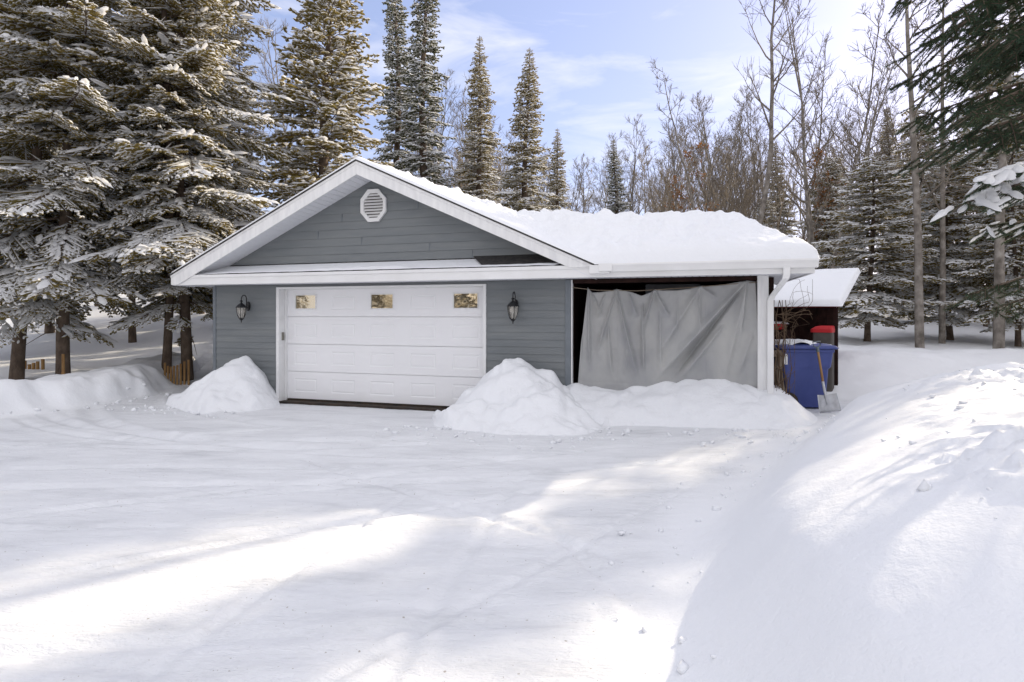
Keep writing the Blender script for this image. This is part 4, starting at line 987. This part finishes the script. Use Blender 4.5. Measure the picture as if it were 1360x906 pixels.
# ---- bare trees
bA = bare_tree('bare_tree', 31, 13.5, tr=.13, start=.48, nb=16, spread=.30)
bB = bare_tree('bare_tree', 32, 11, tr=.07, start=.4, nb=18, spread=.25)
bC = bare_tree('bare_tree', 33, 12, tr=.08, start=.3, nb=16, spread=.34, stems=2)
bD = bare_tree('bare_tree', 34, 10, 'twig_tan', tr=.07, start=.25, nb=20, spread=.26, thick=1.4)
bE = bare_tree('bare_tree', 35, 9, 'twig_tan', tr=.055, start=.15, nb=20, spread=.3, stems=2, thick=1.3)
bF = bare_tree('bare_tree', 36, 8, tr=.055, start=.35, nb=14, spread=.3, leaves=900)
def PB(o, px, Y, label, rz=0, sc_=1, sxy=None, grp=None): return P_(o, px, Y, label, rz, sc_, sxy, 'bare tree', grp)
PB(bA, 992, 20.5, 'tallest bare tree behind the right end of the carport roof', 0, 1.0)
PB(bB, 944, 24, 'slender bare tree with upright twigs left of the tallest bare tree', 1, 1.0)
PB(bC, 1083, 22, 'forked bare tree left of the snowy spruce by the shed', 2, 1.05)
PB(copy_tree(bB), 1104, 24, 'bare tree with a straight stem just above the shed roof', 3, 1.15)
PB(copy_tree(bC), 1135, 27, 'many branched bare tree behind the snowy spruce by the shed', 4.4, 1.05)
PB(bF, 930, 27, 'low oak still holding dry brown leaves above the carport roof', 0, .95)
PB(copy_tree(bF), 1068, 25, 'small tree with dry brown leaves near the forked bare tree', 2, .9)
bG = bare_tree('bare_tree', 41, 12, tr=.10, start=.30, nb=22, spread=.17, up=.2, wig=.3); PB(bG, 1222, 14.2, 'straight trunk with snow streaked bark at right', 0, 1.0)
bH = copy_tree(bG); PB(bH, 1251, 15.2, 'thin straight trunk just right of the snow streaked one', 2, .95, .8)
bI = copy_tree(bG); PB(bI, 1326, 13.6, 'straight trunk nearest the right edge of the yard', 4, 1.05, 1.1)
PB(copy_tree(bC), 385, 27, 'bare tree between the left spruces and the gable', 1, 1.15)
PB(copy_tree(bB), 350, 24, 'thin bare tree beside the large snowy spruce at left', 2, 1.05)
PB(copy_tree(bB), 608, 30, 'bare tree standing between the narrow firs', 3, .95)
PB(copy_tree(bB), 778, 29, 'thin bare pole like tree left of the lone dark fir', 4, .85, .5)
PB(bD, 1168, 30, 'tan twiggy bare tree behind the snowy spruce by the shed', 1, 1.1); PB(bE, 870, 38, 'clump of tan stems on the skyline above the carport roof', 1, 1.15)
rf = random.Random(77); pool = [bB, bC, bD, bE, bB, bC]
for i in range(150):
    Y = rf.uniform(27, 52); px = rf.uniform(560, 1400)
    if 690 < px < 900 and Y < 36: Y += 10
    s = rf.uniform(.75, 1.08)*(.55+Y/75)
    if px > 1000: s *= 1.12
    o = copy_tree(pool[i % 6]); 
    PB(o, px, Y, 'slim bare tree in the mixed wood behind the yard', rf.uniform(0, 6.28), s, None, 'slim bare trees in the wood behind the yard')
for i in range(18):
    Y = rf.uniform(28, 48); px = rf.uniform(-80, 420); o = copy_tree(pool[i % 6])
    PB(o, px, Y, 'slim bare tree in the wood behind the left spruces', rf.uniform(0, 6.28), rf.uniform(.9, 1.25), None, 'slim bare trees behind the left spruces')
for i in range(16):
    Y = rf.uniform(30, 55); px = rf.choice([rf.uniform(-60, 480), rf.uniform(600, 720), rf.uniform(980, 1400)]); o = copy_tree(mC if i % 2 else mD)
    P_(o, px, Y, 'small conifer deep in the wood behind the yard', rf.uniform(0, 6.28), rf.uniform(.5, .8)*(1 if i % 2 else 1.4), None, 'conifer', 'small conifers deep in the wood')
# trees outside the picture that shade the driveway and show in the door windows
for i, (x, y, k, s) in enumerate([(15, 12.6, 2, .9), (19, 17.8, 2, 1.0), (13.5, 7.2, 0, .95), (17, 9.0, 2, 1.1), (11, 4.2, 0, .8), (21, 11, 1, .9), (14.5, 3.5, 2, 1), (16.3, 14.9, 0, 1.0), (20, 14.0, 0, 1.0), (20.3, 20.8, 0, 1.25), (23.8, 24.4, 0, 1.3), (22.2, 22.3, 0, 1.2), (27, 28.2, 0, 1.35), (30.5, 31.5, 0, 1.4), (25.6, 26.5, 0, 1.2), (17.5, 17.5, 1, .9), (16, 10.5, 1, .9)]):
    o = copy_tree([mD, bC, bA][k]) if k else copy_tree(mC); put(o, x, y, 0, i*1.3, s); tag(o, ['conifer', 'forked bare tree', 'tall bare tree'][k]+' standing to the right of the yard, out of the picture', 'tree', 'trees right of the yard')
for i, (x, y, s) in enumerate([(-13, 1.5, .6), (-15.5, -1, .8), (-17, -5, 1), (-20, .5, 1), (-11.5, -5, .9), (-22, -8, 1), (-14, -9, 1), (-7, -8, .9)]):
    o = copy_tree(mC if i % 2 else mD); put(o, x, y, 0, i*1.1, s*(1 if i % 2 else 1.4)); tag(o, 'conifer behind the viewer mirrored in the door windows', 'tree', 'trees behind the viewer')

# ---- near spruce at the right with boughs hanging into the picture
rn = np.random.default_rng(99)
NT = empty('near_spruce', (5.6, 4.3, gz(5.6, 4.3))); tag(NT, 'close dark spruce whose boughs hang in from the top right corner', 'spruce')
bz0 = NT.location.z
zz = np.linspace(-.4, 9, 20); tv, tf = tubes_np([(np.stack([zz*0, zz*0, zz], -1), .17*(1-zz/9.6))], 12); np_mesh('trunk', tv, tf, M['bark'], NT, True)
def near_bough(start, tip, rng, twl=.42, step=.055, sag=.15):
    a = np.array(start, float); b_ = np.array(tip, float); L = np.linalg.norm(b_-a); n = int(L/step); tw = []; wood = []
    f = lambda t: a+(b_-a)*t+np.array([0, 0, sag*math.sin(math.pi*t)*L*.5])
    ts = np.linspace(0, 1, 14); wood.append((np.array([f(t) for t in ts]), np.linspace(.022, .004, 14)))
    side = 1
    for i in range(n):
        t = .12+.88*(i+.5)/n
        if rng.random() < .12: continue
        p = f(t); tg = f(min(t+.01, 1))-f(t-.01); tg /= np.linalg.norm(tg); lt = np.cross(tg, [0, 0, 1.]); lt /= np.linalg.norm(lt); side = -side
        l = twl*rng.uniform(.5, 1.1)*min(1, .35+(1-t)*2.2); d = tg*.85+lt*side*.75+np.array([0, 0, rng.uniform(-.35, .0)]); d /= np.linalg.norm(d)
        pts = [p+d*l*u+np.array([0, 0, -.25*l*u*u]) for u in np.linspace(0, 1, 5)]; wood.append((np.array(pts), np.linspace(.006, .003, 5)))
        tw.append((pts[0], pts[2])); tw.append((pts[2], pts[4]))
        for j in range(int(l/.075)):
            u = rng.uniform(.2, .95); q = p+d*l*u+np.array([0, 0, -.25*l*u*u]); s2 = rng.choice([-1, 1]); dd = d*.8+s2*np.cross(d, [0, 0, 1.])*.6+np.array([0, 0, rng.uniform(-.5, .05)]); dd /= np.linalg.norm(dd)
            e = q+dd*rng.uniform(.08, .2); tw.append((q, e)); wood.append((np.array([q, e]), np.array([.003, .002])))
    tw.append((f(.9), f(1.0)+np.array([0, 0, 0])))
    return tw, wood
tips = []
def tp_(px, py, Y): return ((px-680)/F*Y-NT.location.x, Y-NT.location.y, CH-(py-HY)*Y/F-bz0)
for (px, py, Y, zs) in [(1202, 108, 3.9, 3.9), (1222, 62, 3.7, 4.3), (1250, 28, 3.5, 4.5), (1216, 158, 4.1, 3.4), (1252, 192, 3.7, 3.1), (1300, 8, 3.9, 4.9), (1288, 150, 3.3, 3.4), (1235, 120, 4.5, 3.8), (1300, 90, 4.4, 4.2), (1190, 4, 4.6, 5.2), (1275, -20, 4.2, 5.0), (1320, 180, 4.4, 3.0), (1330, 50, 3.2, 3.9), (1290, 60, 4.8, 4.4)]:
    tips.append(((0, 0, zs-bz0+.1), tp_(px, py, Y), .5, 0))
snow_b = [((0, 0, 2.7-bz0), tp_(1282, 270, 3.5), .34, 1), ((0, 0, 2.75-bz0), tp_(1305, 240, 3.3), .3, 1), ((0, 0, 2.0-bz0), tp_(1286, 392, 3.9), .34, 0), ((0, 0, 1.9-bz0), tp_(1320, 410, 4.2), .3, 0), ((0, 0, 2.2-bz0), tp_(1312, 300, 4.6), .34, .6)]
TW = []; WD = []; SN = []
for (a, b_, l, sn) in tips+snow_b:
    tw, wd = near_bough(a, b_, rn, l, .06 if not sn else .05, .12); TW += [t for t in tw]; WD += wd
    if sn or True:
        for (p, q) in tw:
            if sn and rn.random() < sn*.6: SN.append((p, q, 1.15 if sn == 1 else .8))
wv, wf = tubes_np(WD, 5); np_mesh('branches', wv, wf, M['bark'], NT, True)
A = np.array([t[0] for t in TW]); B = np.array([t[1] for t in TW]); Lt = np.linalg.norm(B-A, axis=1)
cnt = np.maximum(6, (Lt*800).astype(int)); ix = np.repeat(np.arange(len(A)), cnt); tot = len(ix)
u = rn.random(tot); Dn = (B-A)/(Lt[:, None]+1e-9); P = A[ix]+(B-A)[ix]*u[:, None]; rd = rn.normal(size=(tot, 3)); rd -= (rd*Dn[ix]).sum(1)[:, None]*Dn[ix]; rd /= np.linalg.norm(rd, axis=1, keepdims=True)
nd = Dn[ix]*.75+rd*.75; nd /= np.linalg.norm(nd, axis=1, keepdims=True); ln_ = rn.uniform(.018, .032, tot); sd = np.cross(nd, rd); sd /= np.linalg.norm(sd, axis=1, keepdims=True)+1e-9
V = np.stack([P+sd*.0021, P-sd*.0021, P+nd*ln_[:, None]], 1).reshape(-1, 3); np_mesh('needles', V, np.arange(len(V)).reshape(-1, 3), M['needle_near'], NT)
if SN:
    P = np.array([s[0] for s in SN]); Qn = np.array([s[1] for s in SN]); k = np.array([s[2] for s in SN]); Ls = np.linalg.norm(Qn-P, axis=1)
    D2 = (Qn-P)/(Ls[:, None]+1e-9); n_ = 12; mvs = []; mfs = []; base_ = 0
    # rounded snow sausages
    th = np.linspace(0, 2*math.pi, n_, endpoint=False)
    for p, d, l, kk in zip(P, D2, Ls, k):
        s_ = np.cross(d, [0, 0, 1.]); s_ /= np.linalg.norm(s_)+1e-9; m = 7; rows = []
        for i in range(m):
            t = i/(m-1); r = (.024*kk)*math.sqrt(max(0, 1-(2*t-1)**4))*rn.uniform(.6, 1.3)+.001; c_ = p-d*.02+d*(l+.04)*t+np.array([0, 0, .014])
            rows.append(c_[None]+np.cos(th)[:, None]*s_[None]*r+np.sin(th)[:, None]*np.array([[0, 0, 1.]])*r*np.where(np.sin(th) < 0, .35, .85)[:, None])
        mvs.append(np.concatenate(rows)); i = np.arange(m-1)[:, None]*n_; kx = np.arange(n_)[None]; k2 = (kx+1) % n_
        mfs.append(np.stack([i+kx, i+k2, i+n_+k2, i+n_+kx], -1).reshape(-1, 4)+base_); base_ += m*n_
    np_mesh('snow_load', np.concatenate(mvs), np.concatenate(mfs), M['snow_tree'], NT, True)

# ------------------------------------------------------------------ light
AZ, EL = R(55), R(25)
wd_ = bpy.data.worlds.new('World'); sc.world = wd_; wd_.use_nodes = True; N = wd_.node_tree.nodes; L = wd_.node_tree.links
sky = N.new('ShaderNodeTexSky'); sky.sky_type = 'NISHITA'; sky.sun_disc = False; sky.sun_elevation = EL; sky.sun_rotation = AZ; sky.air_density = 1.0; sky.dust_density = 1.2; sky.ozone_density = 2.0
bg = N['Background']; bg.inputs['Strength'].default_value = .13
tc = N.new('ShaderNodeTexCoord'); mp = N.new('ShaderNodeMapping'); mp.inputs['Scale'].default_value = (1, 1, 4.5); mp.inputs['Rotation'].default_value = (0, R(12), R(20))
nz = N.new('ShaderNodeTexNoise'); nz.inputs['Scale'].default_value = 3.2; nz.inputs['Detail'].default_value = 7; nz.inputs['Roughness'].default_value = .58; nz.inputs['Distortion'].default_value = .6
L.new(tc.outputs['Generated'], mp.inputs['Vector']); L.new(mp.outputs['Vector'], nz.inputs['Vector'])
rp = N.new('ShaderNodeValToRGB'); rp.color_ramp.elements[0].position = .50; rp.color_ramp.elements[0].color = (0, 0, 0, 1); rp.color_ramp.elements[1].position = .82; rp.color_ramp.elements[1].color = (.75, .75, .75, 1)
L.new(nz.outputs['Fac'], rp.inputs['Fac'])
gm = N.new('ShaderNodeGamma'); gm.inputs['Gamma'].default_value = .55; L.new(sky.outputs[0], gm.inputs['Color'])
tint = N.new('ShaderNodeMix'); tint.data_type = 'RGBA'; tint.blend_type = 'MULTIPLY'; tint.inputs[0].default_value = 1; tint.inputs[7].default_value = (1.38, 1.36, 1.68, 1); L.new(gm.outputs[0], tint.inputs[6])
# thin cloud wisps low down; added white fill overhead and behind viewer lifts shade
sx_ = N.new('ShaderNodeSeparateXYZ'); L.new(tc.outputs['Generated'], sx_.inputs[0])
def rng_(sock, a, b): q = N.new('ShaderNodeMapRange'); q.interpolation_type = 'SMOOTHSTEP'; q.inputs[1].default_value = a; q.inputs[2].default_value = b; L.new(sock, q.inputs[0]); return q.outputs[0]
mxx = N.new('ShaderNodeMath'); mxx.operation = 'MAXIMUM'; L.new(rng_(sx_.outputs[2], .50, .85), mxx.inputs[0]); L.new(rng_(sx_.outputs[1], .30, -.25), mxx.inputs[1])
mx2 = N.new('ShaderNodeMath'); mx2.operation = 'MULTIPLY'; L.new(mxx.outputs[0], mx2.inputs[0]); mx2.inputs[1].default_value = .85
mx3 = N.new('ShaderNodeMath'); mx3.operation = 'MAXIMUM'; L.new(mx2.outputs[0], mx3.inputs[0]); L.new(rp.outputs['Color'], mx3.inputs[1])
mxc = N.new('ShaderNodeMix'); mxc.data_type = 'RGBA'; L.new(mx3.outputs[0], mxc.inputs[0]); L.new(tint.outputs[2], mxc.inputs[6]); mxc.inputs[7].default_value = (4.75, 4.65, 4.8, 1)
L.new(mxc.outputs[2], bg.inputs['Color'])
sl_ = bpy.data.lights.new('sun', 'SUN'); sl_.energy = 3.0; sl_.angle = R(.6); sl_.color = (1, .86, .65); so = bpy.data.objects.new('sun', sl_); COL.objects.link(so)
sd_ = Vector((math.sin(AZ)*math.cos(EL), math.cos(AZ)*math.cos(EL), math.sin(EL))); so.rotation_euler = sd_.to_track_quat('Z', 'Y').to_euler()
sc.view_settings.view_transform = 'Standard'; sc.view_settings.look = 'None'; sc.view_settings.exposure = 1.0; sc.view_settings.gamma = 1
sc.cycles.max_bounces = 6; sc.cycles.diffuse_bounces = 3; sc.cycles.glossy_bounces = 3; sc.cycles.transmission_bounces = 5; sc.cycles.transparent_max_bounces = 4
